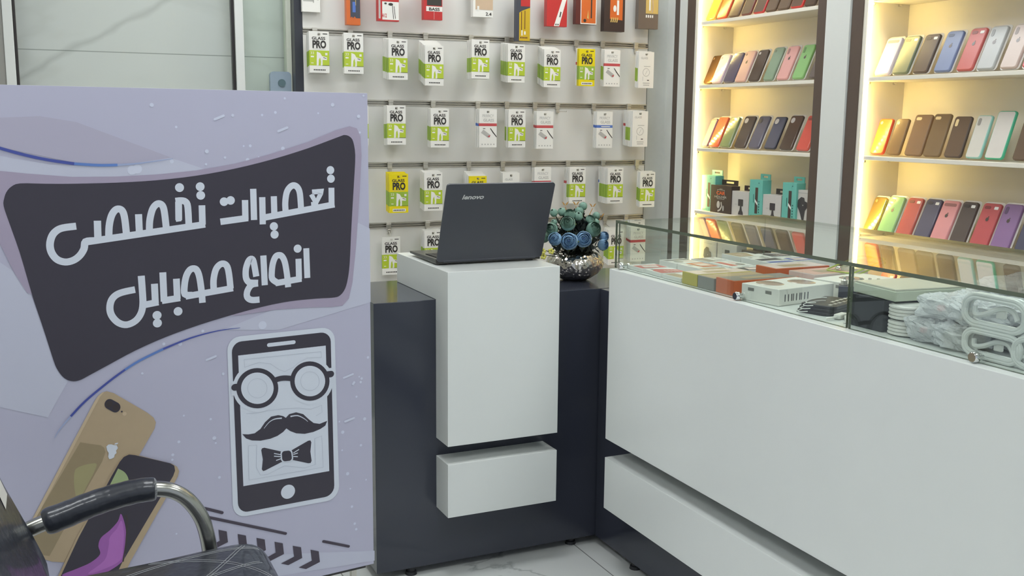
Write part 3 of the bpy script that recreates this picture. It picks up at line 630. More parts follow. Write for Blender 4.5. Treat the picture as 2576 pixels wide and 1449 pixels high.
tab_box(1954, 1990, 716, 5, .155, .06, 'pale grey box with outlined device, seen through glass beside the brown trim', frame_print, [GCARD, TAN, PW], None, 3.03)
tab_box(1993, 2003, 720, 5, .155, .06, 'narrow cream box standing edge-on, seen through the showcase glass', lambda p, w, h: q4(p, -.003, .003, h * .2, h * .8, 1), [TAN, PW], None, 3.03)
tab_box(2007, 2040, 724, 5, .158, .07, 'plain black box at right end of lower shelf, seen through the showcase glass', lambda p, w, h: q4(p, -.02, .02, h * .4, h * .43, 1), [KCARD, DEV], None, 3.03)

# ================================================================== counters
rc = tag(empty('reception_counter', (1.27, 2.93, 0)), 'black gloss counter with projecting white front blocks, under the laptop', 'counter')
def W_(o): return T(-1.27, -2.93, 0)
M0 = T(-1.27, -2.93, 0)
MB().box(.885, 2.14, 2.93, 3.34, .03, .90, 0, M0).build('carcass', BLACK, rc, bevel=.0015)
MB().prism([(2.825, .455), (2.9295, .455), (2.9295, .9005), (3.31, .9005), (3.31, 1.0), (2.825, 1.0)], -1.463, -1.085, 0, None, M0 @ Rz(PI / 2)).build('upper_block', WHITE, rc, bevel=.0012)
MB().box(1.085, 1.463, 2.825, 2.9295, .224, .397, 0, M0).build('lower_block', WHITE, rc, bevel=.0012)
for x, y in ((1.007, 2.955), (1.594, 2.965), (.95, 3.28), (1.6, 3.28)):
    MB().lathe([(.012, .0295), (.012, .012), (.017, .010), (.019, 0)], 14, 0, M0 @ T(x, y, 0)).build('foot', BLACKM, rc, smooth=True)

gs = tag(empty('showcase_counter', (1.57, 2.7, 0)), 'long white and black counter with glass showcase top along the right side', 'counter')
M1 = T(-1.57, -2.7, 0)
MB().box(1.67, 2.14, -.5, 2.926, .03, .899, 0, M1).build('carcass', BLACK, gs, bevel=.0015)
MB().prism([(1.57, .459), (1.6695, .459), (1.6695, .90), (2.16, .90), (2.16, 1.003), (1.57, 1.003)], -.5, 2.70, 0, None, M1).build('upper_block', WHITE, gs, bevel=.0012)
MB().box(1.57, 1.6695, -.5, 2.70, .229, .398, 0, M1).build('lower_block', WHITE, gs, bevel=.0012)
for x, y in ((1.695, 2.70), (1.695, 1.6), (2.1, 2.7), (1.695, .5)):
    MB().lathe([(.012, .0295), (.012, .012), (.017, .010), (.019, 0)], 14, 0, M1 @ T(x, y, 0)).build('foot', BLACKM, gs, smooth=True)
def pane(name, x0, x1, y0, y1, z0, z1, ax):
    b = MB().box(x0, x1, y0, y1, z0, z1, 0, M1); b.mi = [0 if i // 2 == ax else 1 for i in range(6)]
    return b.build(name, [GLASS, GEDGE], gs)
pane('glass_top', 1.597, 2.16, -.5, 2.715, 1.1425, 1.1505, 2)
pane('glass_front', 1.597, 1.604, 1.704, 2.7145, 1.0035, 1.142, 0)
pane('glass_front', 1.597, 1.604, -.5, 1.696, 1.0035, 1.142, 0)
pane('glass_end', 1.6045, 2.16, 2.6995, 2.7065, 1.0035, 1.142, 1)
for px, py, x in ((1856, 748, 1.592), (2453, 907, 1.592), (1563, 672, 1.592)):
    p = at_x(px, py, x)
    MB().lathe([(.0, -.010), (.009, -.010), (.011, -.007), (.011, .002), (.007, .0045), (.007, .016), (.0, .016)], 16, 0, M1 @ T(p.x, p.y, max(p.z, 1.0145)) @ Ry(PI / 2)).build('glass_knob', CHROME, gs, smooth=True)
for xx in (1.63, 2.05):
    MB().lathe([(.0, 0), (.010, 0), (.010, .012), (.006, .015), (.0, .015)], 14, 0, M1 @ T(xx, 2.688, 1.0035)).build('glass_knob', CHROME, gs, smooth=True)

# ---------------- laptop
lp = tag(empty('laptop', (1.2835, 2.967, 1.0)), 'open black laptop on the white block, lid back towards the camera', 'laptop')
LAP = mat('laptop_black', (68, 70, 78), .42, noise=.03, bump=.05, bscale=700); KEY = mat('laptop_keys', (30, 30, 32), .4); PALM = mat('laptop_palmrest', (58, 56, 54), .2, noise=.02)
b = MB(); hw = .1815
b.add([(-hw, .004, .004), (hw, .004, .004), (hw, .256, .009), (-hw, .256, .009), (-hw, .004, .020), (hw, .004, .020), (hw, .258, .0165), (-hw, .258, .0165)],
      [(0, 1, 2, 3), (4, 7, 6, 5), (0, 4, 5, 1), (1, 5, 6, 2), (2, 6, 7, 3), (3, 7, 4, 0)]).build('base', PALM, lp, bevel=.002)
kb = MB()
for r in range(6):
    for c_ in range(15): kb.box(-.165 + c_ * .0221, -.165 + c_ * .0221 + .019, .035 + r * .0192, .035 + r * .0192 + .016, .0197 - r * .00026, .0215 - r * .00026)
o = kb.build('keyboard', KEY, lp)
MB().box(-.05, .05, .165, .225, .0183, .0187).build('touchpad', KEY, lp)
for xx in (-.15, .15): MB().box(xx - .012, xx + .012, .02, .03, .0003, .004).build('rubber_foot', BLACKM, lp)
ML = T(0, 0, .016) @ Rx(math.radians(20.8))
lid = MB().prism(rrect(-hw - .0005, hw + .0005, -.003, .262, .010, 5), -.0045, .0035, 0, None, ML).build('lid', LAP, lp, bevel=.0015)
MB().box(-hw + .008, hw - .008, .0036, .0042, .014, .254, 0, ML).build('screen', mat('dark_screen', (20, 20, 22), .15, noise=0), lid)
tx = MB(); put_text(tx, 'lenovo', -.093, .211, .0155, .070, -.0049, 0, .03, ML, .25); tx.build('brand_lettering', mat('silver_lettering', (206, 206, 204), .3, noise=0), lid)
MB().tube([(-.16, 0, .014), (.16, 0, .014)], .0055, 10).build('hinge', LAP, lp, smooth=True)

# ---------------- vase and roses
VX, VY, VZ = 1.682, 3.135, .9005
HAM = mat('hammered_silver', (205, 200, 192), .13, metal=1., noise=.03)
nt = HAM.node_tree; N = nt.nodes.new; K = nt.links.new
vo = N('ShaderNodeTexVoronoi'); vo.inputs['Scale'].default_value = 75; tc = N('ShaderNodeTexCoord'); bp = N('ShaderNodeBump'); bp.inputs['Strength'].default_value = .8; bp.inputs['Distance'].default_value = .004
K(tc.outputs['Object'], vo.inputs['Vector']); K(vo.outputs['Distance'], bp.inputs['Height']); K(bp.outputs['Normal'], nt.nodes['Principled BSDF'].inputs['Normal'])
vz = tag(MB().lathe([(.040, 0), (.046, .002), (.058, .008), (.082, .024), (.098, .044), (.102, .058), (.097, .076), (.080, .093), (.060, .103), (.047, .107), (.044, .104), (.055, .096), (.07, .085), (.04, .03), (.0, .02)], 64, 0).build('flower_vase', HAM, None, smooth=True, sharp=2.), 'squat hammered silver vase on the black counter, beside the laptop block', 'vase')
vz.location = (VX, VY, VZ)
BLUE = mat('blue_petal', (142, 180, 214), .6, noise=.18, nscale=120); TEALP = mat('teal_green_petal', (124, 158, 142), .6, noise=.22, nscale=120); STEM = mat('dark_stem', (52, 64, 50), .6); CORE = mat('blue_rose_heart', (70, 98, 140), .7, noise=.3, nscale=300); COREG = mat('green_rose_heart', (78, 104, 90), .7, noise=.3, nscale=300); LEAF = mat('dark_leaf', (52, 60, 56), .6, noise=.3, nscale=40); SEPAL = mat('olive_sepal', (120, 134, 74), .6)
def petals(r, n, seed, opened):
    """rings of cupped petals, each ring smaller and a little higher, so the rims show one inside the other"""
    rnd = random.Random(seed); b = MB(); full = opened > .9
    for ring, f in enumerate((1, .83, .67, .51, .36, .22) if full else (1, .9)):
        rr = r * f; cnt = (5, 5, 4, 4, 3, 3)[ring]; rise = (1 - f) * .78 * r if full else 0
        for k in range(cnt):
            a0 = 2 * PI * k / cnt + ring * .75 + rnd.uniform(-.15, .15); vs = []; fs = []; na, nb = 8, 6
            open_ = (.30 + rnd.uniform(-.05, .04)) if full else .07
            for i in range(nb + 1):
                for j in range(na + 1):
                    u = j / na - .5; a = a0 + u * 2 * PI / cnt * 1.45
                    ph = PI - (PI * (1 - open_) - .5 * abs(u) ** 2 * PI * .35) * i / nb
                    q = rr * (1 + .06 * u)
                    vs.append((q * math.sin(ph) * math.cos(a), q * math.sin(ph) * math.sin(a), q * math.cos(ph) + rise))
            for i in range(nb):
                for j in range(na): q = i * (na + 1) + j; fs.append((q, q + 1, q + na + 2, q + na + 1))
            b.add(vs, fs)
    return b
def rose(px, py, y, rp, m, label, face=.6, opened=1., heart=True):
    p = at_y(px, py, y); r = rp * 1.2 / 726
    t = tag(empty('fabric_rose', p), label, 'flower', 'blue roses of the bouquet' if m is BLUE else 'green roses of the bouquet')
    ax = Vector((p.x - VX, p.y - VY, (p.z - 1.02))); ax.normalize()
    d = (ax * (1 - face) + Vector((-.45, -.85, .25)).normalized() * face).normalized()
    Rm = d.to_track_quat('Z', 'Y').to_matrix().to_4x4()
    o = petals(r, 4, int(px * 7 + py), opened).build('bloom', m, t, smooth=True, sharp=2.); o.matrix_local = Rm
    if heart: MB().ball((0, 0, r * .45), (r * .16, r * .16, r * .28), 0, 10, 7, Rm).build('heart', CORE if m is BLUE else COREG, t, smooth=True)
    base = Vector((VX, VY, .985)) - p; s0 = -d * r * .9
    MB().tube([s0, s0 * 1.4 + base * .15, base * .6, base], .0022, 6).build('stem', STEM, t, smooth=True)
    sp = MB()
    for k in range(4):
        a = 2 * PI * k / 4; sp.flat([(0, 0, -r), (math.cos(a - .4) * r * .8, math.sin(a - .4) * r * .8, -r * .75), (math.cos(a) * r * 1.15, math.sin(a) * r * 1.15, -r * .1), (math.cos(a + .4) * r * .8, math.sin(a + .4) * r * .8, -r * .75)], 0, Rm)
    sp.build('sepal', SEPAL, t)
for a in [(1396, 601, 3.06, 14, BLUE, 'blue rose at left of the front three, above the vase'), (1432, 607, 3.045, 18, BLUE, 'blue rose in the centre of the front three, above the vase'),
          (1468, 602, 3.05, 17, BLUE, 'blue rose at right of the front three, above the vase'), (1519, 595, 3.12, 11, BLUE, 'blue rose at right edge of bouquet, upper of two'), (1517, 616, 3.10, 12, BLUE, 'blue rose at right edge of bouquet, lower of two')]: rose(*a)
for a in [(1429, 562, 3.06, 15.5, TEALP, 'large green rose at upper middle left of bouquet', .5), (1493, 577, 3.07, 16, TEALP, 'large green rose at right side above the blue roses', .5), (1387, 577, 3.08, 13.5, TEALP, 'open green rose beside the laptop edge', .5),
          (1370, 598, 3.12, 10, TEALP, 'small green rose half hidden behind the laptop', .3), (1433, 540, 3.10, 12, TEALP, 'green rose near top centre left of bouquet', .2), (1485, 553, 3.09, 10.5, TEALP, 'green rosebud at upper right of bouquet', .3)]: rose(*a)
for a in [(1393, 535, 3.11, 8.5, TEALP, 'round green bud at upper left of bouquet', .2, .7, False), (1413.5, 533, 3.12, 9, TEALP, 'round green bud second from left along the top', .2, .7, False), (1455, 544, 3.09, 9.5, TEALP, 'round green bud in top centre of bouquet', .3, .7, False),
          (1457, 531, 3.12, 9.5, TEALP, 'round green bud just under the topmost bud', .2, .7, False), (1467, 518.5, 3.12, 8.8, TEALP, 'topmost green bud of the bouquet', .1, .8, True), (1500, 542, 3.13, 8, TEALP, 'round green bud at far upper right', .2, .7, False),
          (1499, 559, 3.10, 8, TEALP, 'small green bud above the large right-hand green rose', .2, .7, False), (1394, 559, 3.10, 6.5, TEALP, 'small green bud above the open left-hand rose', .2, .7, False)]: rose(*a)
b = MB(); rnd = random.Random(3)
for k in range(620):
    th = rnd.uniform(0, 2 * PI); ph = rnd.uniform(.05, 1.0) * PI / 2 * 1.12; rr = rnd.uniform(.03, .094)
    c0 = Vector((VX + rr * math.sin(ph) * math.cos(th), VY + rr * .8 * math.sin(ph) * math.sin(th), 1.012 + rr * 1.25 * math.cos(ph)))
    Q = Matrix.Rotation(rnd.uniform(0, 6), 4, 'Z') @ Matrix.Rotation(rnd.uniform(.3, 1.4), 4, 'X'); L = rnd.uniform(.022, .042)
    b.flat([tuple(c0 + (Q @ Vector(v))) for v in ((0, 0, 0), (L * .26, L * .4, .003), (0, L, 0), (-L * .26, L * .4, .003))])
o = tag(b.build('foliage', LEAF), 'dark green leaves filling the bouquet in the silver vase', 'leaves'); o['kind'] = 'stuff'
YB = mat('yellow_white_petal', (206, 202, 96), .6, noise=.2)
for k, (px, py) in enumerate(((1365, 632), (1386, 632), (1366, 645))):
    p = at_y(px, py, 3.03); fl = MB()
    for j in range(5):
        a = 2 * PI * j / 5; fl.ball((.007 * math.cos(a), .003 * math.sin(a) - .002, .006 * math.sin(a)), (.0055, .003, .0045), 0, 8, 6)
    t = empty('small_blossom', p); tag(t, 'tiny yellow-white blossom by the vase, ' + ('upper left one' if k == 0 else 'right one' if k == 1 else 'lowest one'), 'flower', 'tiny blossoms by the vase')
    fl.build('petals', YB, t, smooth=True); MB().tube([(0, 0, 0), (.02, .03, .0), (VX - p.x - .06, .06, .985 - p.z)], .0014, 5).build('stem', STEM, t)
ORL = mat('orange_tip_leaf', (190, 140, 70), .6)
for k, (px, py) in enumerate(((1422, 520), (1449, 519), (1491, 524), (1512, 549))):
    p = at_y(px, py, 3.13); L = MB(); base = Vector((VX, VY, 1.03)) - Vector(p)
    L.tube([(0, 0, 0), base * .3, base], .0013, 5)
    for s in (-1, 1): L.flat([(0, 0, .004), (s * .006, 0, .014), (s * .014, 0, .018), (s * .006, 0, .006)])
    t = tag(L.build('dry_sprig', ORL), 'thin orange-brown sprig above the bouquet, ' + ('leftmost', 'second from left', 'third from left', 'rightmost')[k] + ' one', 'sprig', 'dry sprigs of the bouquet'); t.location = p

# ---------------- goods in the glass showcase
DK = 1.0035
def item(name, label, cat, x, y, z, yaw=0., group=None, pitch=None):
    M = T(x, y, z) @ Rz(yaw)
    if pitch: M = M @ Ry(pitch)
    return tag(empty(name, M=M), label, cat, group)
def topq(p, x0, x1, y0, y1, z, m): p.flat([(x0, y0, z), (x1, y0, z), (x1, y1, z), (x0, y1, z)], m)
FW = col('pack_white', (226, 226, 222)); FP = col('pack_pale_pink', (222, 204, 198)); FO = col('pack_orange', (206, 104, 60)); FR = col('pack_red', (206, 104, 96)); FB = col('pack_blue', (88, 104, 176)); FK = col('pack_slate', (74, 74, 84)); FG = col('pack_grey', (138, 136, 132)); FYL = col('pack_yellow', (190, 176, 66)); FT = col('pack_tan', (178, 158, 128))
flat = [(1.665, 2.63, FR, 'red print'), (1.665, 2.53, FR, 'red print and white edge'), (1.665, 2.43, FT, 'tan picture'), (1.775, 2.62, FG, 'grey picture'), (1.775, 2.52, FO, 'orange print'), (1.775, 2.42, FT, 'brown label'),
        (1.885, 2.61, FG, 'small grey label'), (1.885, 2.51, FR, 'red strip'), (1.885, 2.41, FK, 'dark label'), (1.995, 2.60, FT, 'tan label'), (1.995, 2.50, FK, 'slate print'), (1.995, 2.40, FB, 'blue print'), (2.09, 2.46, FB, 'blue corner'), (2.09, 2.56, FK, 'dark corner')]
for k, (x, y, pm, nm) in enumerate(flat):
    lv = .0 if x < 1.7 else .012 if x < 1.95 else .024
    th = .012 + lv
    yw = random.uniform(-.07, .07) + (PI / 2 if k % 3 == 1 else 0); w = .094 if x < 2.05 else .08
    t = item('flat_pack', 'flat pack with %s, %s row from glass end, %s from front' % (nm, ORD[[2.6, 2.5, 2.4].index(min((2.6, 2.5, 2.4), key=lambda q: abs(q - y)))], ORD[min(4, int((x - 1.6) / .11))]), 'pack', x, y, DK, yw, 'flat packs in the showcase')
    MB().box(-w / 2, w / 2, -.045, .045, 0, th).build('card', FW, t, bevel=.001)
    p = MB(); e = th + .0004; v = k % 4
    if v == 0: topq(p, -w / 2 + .004, w / 2 - .004, -.041, .018, e, 0); p.flat([(-.03, -.03, e + .0004), (.02, -.034, e + .0004), (.03, .004, e + .0004), (-.02, .010, e + .0004)], 2); topq(p, -.012, .012, .030, .036, e, 1)
    elif v == 1: p.flat([(-w / 2 + .003, -.042, e), (.01, -.042, e), (.034, .02, e), (.01, .04, e), (-w / 2 + .003, .04, e)], 0); topq(p, .02, .038, .026, .034, e, 1); [topq(p, -.03, .0, -.03 + .012 * q, -.025 + .012 * q, e + .0004, 2) for q in range(4)]
    elif v == 2: topq(p, -w / 2 + .004, -.008, -.041, .041, e, 0); topq(p, .0, .036, -.03, -.022, e, 1); topq(p, .0, .030, -.014, -.010, e, 1); topq(p, .018, .030, .02, .034, e, 1)
    else: topq(p, -w / 2 + .004, w / 2 - .004, .008, .032, e, 0); p.flat([(-.02 + .016 * math.cos(q * PI / 8), -.018 + .014 * math.sin(q * PI / 8), e) for q in range(16)], 1); topq(p, .004, .036, -.03, -.006, e, 2)
    p.build('printed_top', [pm, FG, FP], t)
def lying(name, label, x0, x1, y0, y1, h, side, top, yaw=0., z=DK):
    cx, cy = (x0 + x1) / 2, (y0 + y1) / 2
    t = item(name, label, 'box', cx, cy, z, yaw); a, c = (x1 - x0) / 2, (y1 - y0) / 2
    MB().box(-a, a, -c, c, 0, h).build('carton', side, t, bevel=.0012)
    p = MB(); topq(p, -a + .004, a - .004, -c + .004, c - .004, h + .0004, 0); topq(p, -a * .5, a * .4, -c * .5, c * .3, h + .0008, 1); p.build('printed_top', [top, FT], t); return t
lying('accessory_box', 'small box with mustard yellow end, next to the grey box behind the front glass', 1.615, 1.80, 2.30, 2.372, .034, FYL, FP)
lying('accessory_box', 'small grey-ended box between the yellow and orange boxes', 1.615, 1.80, 2.222, 2.297, .034, FG, FT)
lying('accessory_box', 'orange box with grey-brown top, at front glass beside the chrome knob', 1.617, 1.83, 2.137, 2.216, .040, FO, FG)
lying('accessory_box', 'orange-sided box with pale printed top, behind the grey box', 1.84, 2.03, 2.245, 2.335, .046, FO, FP)
for k in range(3):
    lying('flat_pack', 'pale pink printed card pack, %s of the little stack near the back' % ('lowest', 'middle', 'topmost')[k], 1.862 + .006 * k, 2.065 + .004 * k, 2.135, 2.235, .014, FP, col('pack_salmon%d' % k, (220, 176, 160)), .05 * (k - 1), DK + .0145 * k)
OVAL = mat('blister_window', (170, 148, 136), .1, noise=.1)
def windowbox(label, cx, cy, yaw, L, Wd, h, wins):
    t = item('window_box', label, 'box', cx, cy, DK, yaw, 'white boxes with oval windows')
    MB().box(-L / 2, L / 2, -Wd / 2, Wd / 2, 0, h).build('carton', PW, t, bevel=.0015)
    for (wx, wy) in wins:
        b = MB(); b.ball((wx, wy, h - .002), (L * .17, Wd * .33, .006), 0, 20, 8); b.build('oval_window', OVAL, t, smooth=True)
    p = MB()
    for k in range(9): q = -L * .4 + k * .010 + (k % 3) * .002; p.flat([(q, -Wd / 2 - .0005, .010), (q + .003, -Wd / 2 - .0005, .010), (q + .003, -Wd / 2 - .0005, .028), (q, -Wd / 2 - .0005, .028)], 0)
    for s in (-.028, .03): p.flat([(-L / 2 - .0005, s - .010, .026), (-L / 2 - .0005, s + .010, .026), (-L / 2 - .0005, s + .010, .034), (-L / 2 - .0005, s - .010, .034)], 1)
    p.build('printed_marks', [FK, FG], t)
windowbox('white box with two oval windows and barcode side, at the front glass', 1.722, 2.052, .16, .205, .125, .042, [(-.045, .02), (.045, -.005)])
windowbox('white box with one oval window, behind the front window box', 1.944, 2.055, .16, .19, .11, .042, [(-.01, 0)])
t = item('clear_case_pack', 'clear phone case with lime green edges tilted on the pale packs', 'phone case', 2.055, 2.165, DK + .047, .25, None, -.16)
GRE = mat('lime_green_rim', (176, 190, 84), .3, noise=.05); CLR = film_mat('clear_case_plastic', (190, 188, 170), .5, .1)
MB().prism(rrect(-.085, .085, -.042, .042, .014), 0, .004, 0, None, Rx(PI / 2)).build('clear_back', CLR, t)
for zz in (.002, .012): MB().tube([(x, y, zz) for x, y in rrect(-.086, .086, -.043, .043, .015)], .0022, 6, closed=True).build('edge', GRE, t, smooth=True)
MB().lathe([(.0, 0), (.007, 0), (.009, .010), (.005, .014), (0, .015)], 12, 0, T(-.055, .02, .004)).build('shiny_knob', CHROME, t, smooth=True)
t = item('vial_rack', 'black tray holding a row of small clear and metal tubes', 'tray', 1.925, 1.905, DK, -.75, None)
MB().box(-.125, .125, -.022, .022, 0, .040).build('tray', FK, t, bevel=.002)
CLV = film_mat('clear_tube_plastic', (206, 204, 196), .35, .1)
for k in range(12): MB().lathe([(.0085, 0), (.0085, .012), (.004, .015), (.004, .021)], 12, 0, T(-.112 + k * .0204, 0, .0405)).build('tube', CLV if k % 2 else STEEL, t, smooth=True)
for k in range(4):
    t = item('cable_pack', 'flat black cable pack behind the front glass, %s of four' % ('lowest', 'second from bottom', 'third from bottom', 'topmost')[k], 'pack', 1.705 + .003 * k, 1.885, DK + .0075 * k, .25 + .05 * k, 'black cable packs')
    MB().prism(rrect(-.07, .07, -.045, .045, .012), -.007, 0, 0, None, Rx(PI / 2) ).build('pouch', DARK, t, bevel=.002)
    p = MB(); [topq(p, -.05 + .022 * j, -.036 + .022 * j, -.03, -.022, .0076, 0) for j in range(5)]; p.tube([(-.05 + .05 * math.cos(a * .5), .01 + .016 * math.sin(a * .5), .0076) for a in range(9)], .0012, 5, 0); p.build('printed_marks', [FW], t)
for k, (x, y, yw) in enumerate(((1.665, 1.795, .4), (1.70, 1.775, -.3), (1.655, 1.757, .9))):
    t = item('white_adapter', 'small white cable adapter beside the glass joint, ' + ('leftmost', 'rear', 'nearest')[k] + ' one', 'adapter', x, y, DK, yw, 'white adapters')
    MB().box(-.020, .020, -.009, .009, 0, .012).build('body', PW, t, bevel=.003); MB().box(.0205, .032, -.006, .006, .003, .009).build('plug', STEEL, t)
    MB().tube([(-.0203, 0, .006), (-.035, .004, .006), (-.045, .014, .004)], .0025, 6).build('cable', PW, t, smooth=True)
t = item('black_box', 'black box right of the glass joint, under the pale green box', 'box', 1.735, 1.685, DK, .02)
MB().box(-.10, .10, -.047, .047, 0, .072).build('carton', BLACKM, t, bevel=.002)
p = MB(); topq(p, -.08, -.02, -.02, .02, .0724, 0); p.build('printed_top', [FG], t)
t = item('pale_box', 'pale grey-green flat box lying on the black box', 'box', 1.755, 1.66, DK + .0728, -.10)
MB().box(-.115, .115, -.07, .07, 0, .022).build('carton', col('pale_green_card', (196, 202, 184)), t, bevel=.002)
MB().box(-.112, .112, -.067, .067, .0222, .0262).build('lid_sheet', col('pale_card_lid', (210, 208, 192)), t, bevel=.001)
for k in range(2):
    t = item('cable_roll', 'round roll of white cable by the black box, %s one' % ('lower', 'upper')[k], 'cable', 1.668, 1.600, DK + .0345 * k, .3 * k, 'white cable rolls')
    MB().lathe([(.016, .001), (.031, .001), (.034, .004), (.034, .0295), (.031, .033), (.016, .033)], 28).build('core', FW, t, smooth=True)
    for j in range(4): MB().tube([(.0345 * math.cos(a * PI / 12), .0345 * math.sin(a * PI / 12), .005 + .0075 * j) for a in range(24)], .0032, 6, closed=True).build('wound_cable', PW, t, smooth=True)
# clear bags with white cables, heaped up
BAG = film_mat('clear_bag_film', (244, 246, 248), .42, .06, .5, 140.)
RTAG = col('red_tag', (214, 84, 78)); WCAB = col('white_cable', (224, 226, 224), rough=.3)
from mathutils import noise as mn
rnd = random.Random(11)
def bag(x, y, z, sx, sy, sz, yaw, label, red):
    """crumpled film: a flattened pillow pushed about by ridged noise"""
    t = item('cable_bag', label, 'bag', x, y, z, yaw, 'bagged white cables heaped in the showcase')
    b = MB(); nu, nv = 34, 20; vs = []; fs = []; sd = Vector((rnd.uniform(0, 90), rnd.uniform(0, 90), 3))
    q = lambda s: math.copysign(abs(s) ** .6, s)
    for i in range(1, nv):
        ph = PI * i / nv
        for j in range(nu):
            a = 2 * PI * j / nu; v = Vector((sx * q(math.sin(ph)) * q(math.cos(a)), sy * q(math.sin(ph)) * q(math.sin(a)), sz * q(math.cos(ph))))
            k = 1 + .34 * (abs(mn.noise(v * 38 + sd)) - .22) + .30 * (abs(mn.noise(v * 95 + sd)) - .2)
            vs.append((v.x * k, v.y * k, sz + max(-sz, v.z * k)))
    for i in range(nv - 2):
        for j in range(nu): fs.append((i * nu + j, (i + 1) * nu + j, (i + 1) * nu + (j + 1) % nu, i * nu + (j + 1) % nu))
    fs.append(tuple(range(nu))); fs.append(tuple(range((nv - 2) * nu, (nv - 1) * nu))[::-1])
    b.add(vs, fs).build('film', BAG, t)
    for rr in (.66, .52, .40): MB().tube([(sx * rr * math.cos(a * PI / 10), sy * rr * math.sin(a * PI / 10), sz * (1 + .3 * math.sin(a * .9 + rr * 9))) for a in range(20)], .0036, 6, closed=True).build('coiled_cable', WCAB, t, smooth=True)
    if red: MB().box(-sx * .9, -sx * .72, -sy * .3, -sy * .08, sz * .9, sz * 1.3).build('tag', RTAG, t)
lay = [(1.672, [1.525, 1.455]), (1.76, [1.54, 1.46, 1.38, 1.29, 1.20]), (1.86, [1.57, 1.48, 1.39, 1.30, 1.21]), (1.96, [1.60, 1.50, 1.40, 1.30]), (2.06, [1.62, 1.5, 1.38])]
for r, (x, ys) in enumerate(lay):
    for k, y in enumerate(ys):
        bag(x, y, DK, .050, .048, .026 + .003 * (r > 0), rnd.uniform(-.25, .25), 'crumpled clear bag of white cable, bottom layer, %s from glass joint in %s row' % (ORD[k], ('front', 'second', 'middle', 'fourth', 'rear')[r]), (r + k) % 3 == 0)
lay2 = [(1.69, [1.51, 1.43], .048), (1.755, [1.50, 1.40, 1.31, 1.22], .052), (1.85, [1.53, 1.43, 1.33, 1.23], .052), (1.95, [1.55, 1.44, 1.33], .052)]
for r, (x, ys, z) in enumerate(lay2):
    for k, y in enumerate(ys):
        bag(x, y, DK + z, .050, .052, .026, rnd.uniform(-.5, .5), 'crumpled clear bag of white cable, upper layer, %s from glass joint in %s row' % (ORD[k], ('front', 'second', 'middle', 'rear')[r]), (r + k) % 2 == 0)
for k, (x, y) in enumerate(((1.80, 1.47), (1.80, 1.37), (1.90, 1.48), (1.90, 1.38))):
    bag(x, y, DK + .100, .046, .048, .017, rnd.uniform(-.5, .5), 'crumpled clear bag of white cable on top of the heap, ' + ('front left', 'front right', 'rear left', 'rear right')[k] + ' one', k == 1)
for k, (px, py, L, Hh, zc) in enumerate(((2502, 841, .142, .060, .094), (2497, 899, .130, .052, .031), (2606, 912, .09, .056, .033))):
    p = at_x(px, py, 1.630)
    t = tag(empty('cable_coil', (1.630, p.y, DK + zc)), 'white oval cable coil behind the front glass, %s one' % ('upper', 'lower', 'rightmost')[k], 'cable', 'oval white cable coils')
    for j, q in enumerate((1, .925)):
        for dx in (-.006, .006):
            hh = Hh / 2 - (1 - q) * L / 2; ww = L / 2 - (1 - q) * L / 2
            MB().tube([(dx + .001 * math.sin(i * .9), y, z) for i, (y, z) in enumerate(rrect(-ww, ww, -hh, hh, hh * .98, 8))], .0045, 8, closed=True).build('loop', WCAB, t, smooth=True)
    MB().tube(smooth_line([(0, -L * .34, -Hh * .12), (.002, -L * .24, Hh * .14), (.002, -L * .05, Hh * .16), (0, L * .18, -Hh * .10), (0, L * .33, -Hh * .16), (.002, L * .36, Hh * .10)], 6), .0050, 8).build('loop', WCAB, t, smooth=True)
    MB().box(.002, .010, -L * .12, L * .02, -.010, .006).build('plug', FW, t, bevel=.002)

# ================================================================== poster board
P0 = Vector((.823, 2.757, 0)); PA = math.radians(7.17); PU = Vector((math.cos(PA), math.sin(PA), 0)); PN = Vector((math.sin(PA), -math.cos(PA), 0))
def onposter(px, py):
    d = ray(px, py); s = (P0 - EYE).dot(PN) / d.dot(PN); h = EYE + d * s; return ((h - P0).dot(PU), h.z)
pb = tag(empty('poster_board', M=Matrix(((PU.x, -PN.x, 0, P0.x), (PU.y, -PN.y, 0, P0.y), (0, 0, 1, 0), (0, 0, 0, 1)))),
         'large lilac repair-service poster board with black Persian lettering panel, standing left of the counter', 'poster')
LIL = mat('lilac_print', (184, 183, 204), .38, noise=.02, nscale=3); LIL2 = mat('lilac_print_light', (193, 195, 213), .38, noise=.02, nscale=3); LIL3 = mat('lilac_print_mauve', (177, 173, 193), .38, noise=.02, nscale=3); MAUVE = mat('mauve_print', (166, 156, 178), .4, noise=.02)
INK = mat('poster_black_ink', (58, 54, 66), .42, noise=.03); LET = mat('poster_pale_print', (212, 218, 230), .4, noise=.01); INDIGO = mat('poster_indigo', (70, 82, 160), .4); BLU2 = mat('poster_blue', (96, 130, 196), .4); BLU3 = mat('poster_pale_blue', (160, 172, 206), .4)
tl = (-1.16, 1.521)
MB().box(tl[0], .0, .0, .012, .15, 1.521).build('board', mat('white_foam_board', (222, 222, 226), .5), pb, bevel=.001)
MB().box(tl[0] + .05, -.02, .0135, .09, .137, .17).build('rear_rail', DARK, pb)
for s in (-.05, tl[0] + .1): MB().box(s - .008, s + .008, .03, .046, 0.0, .1495).build('stand_leg', ALU, pb)
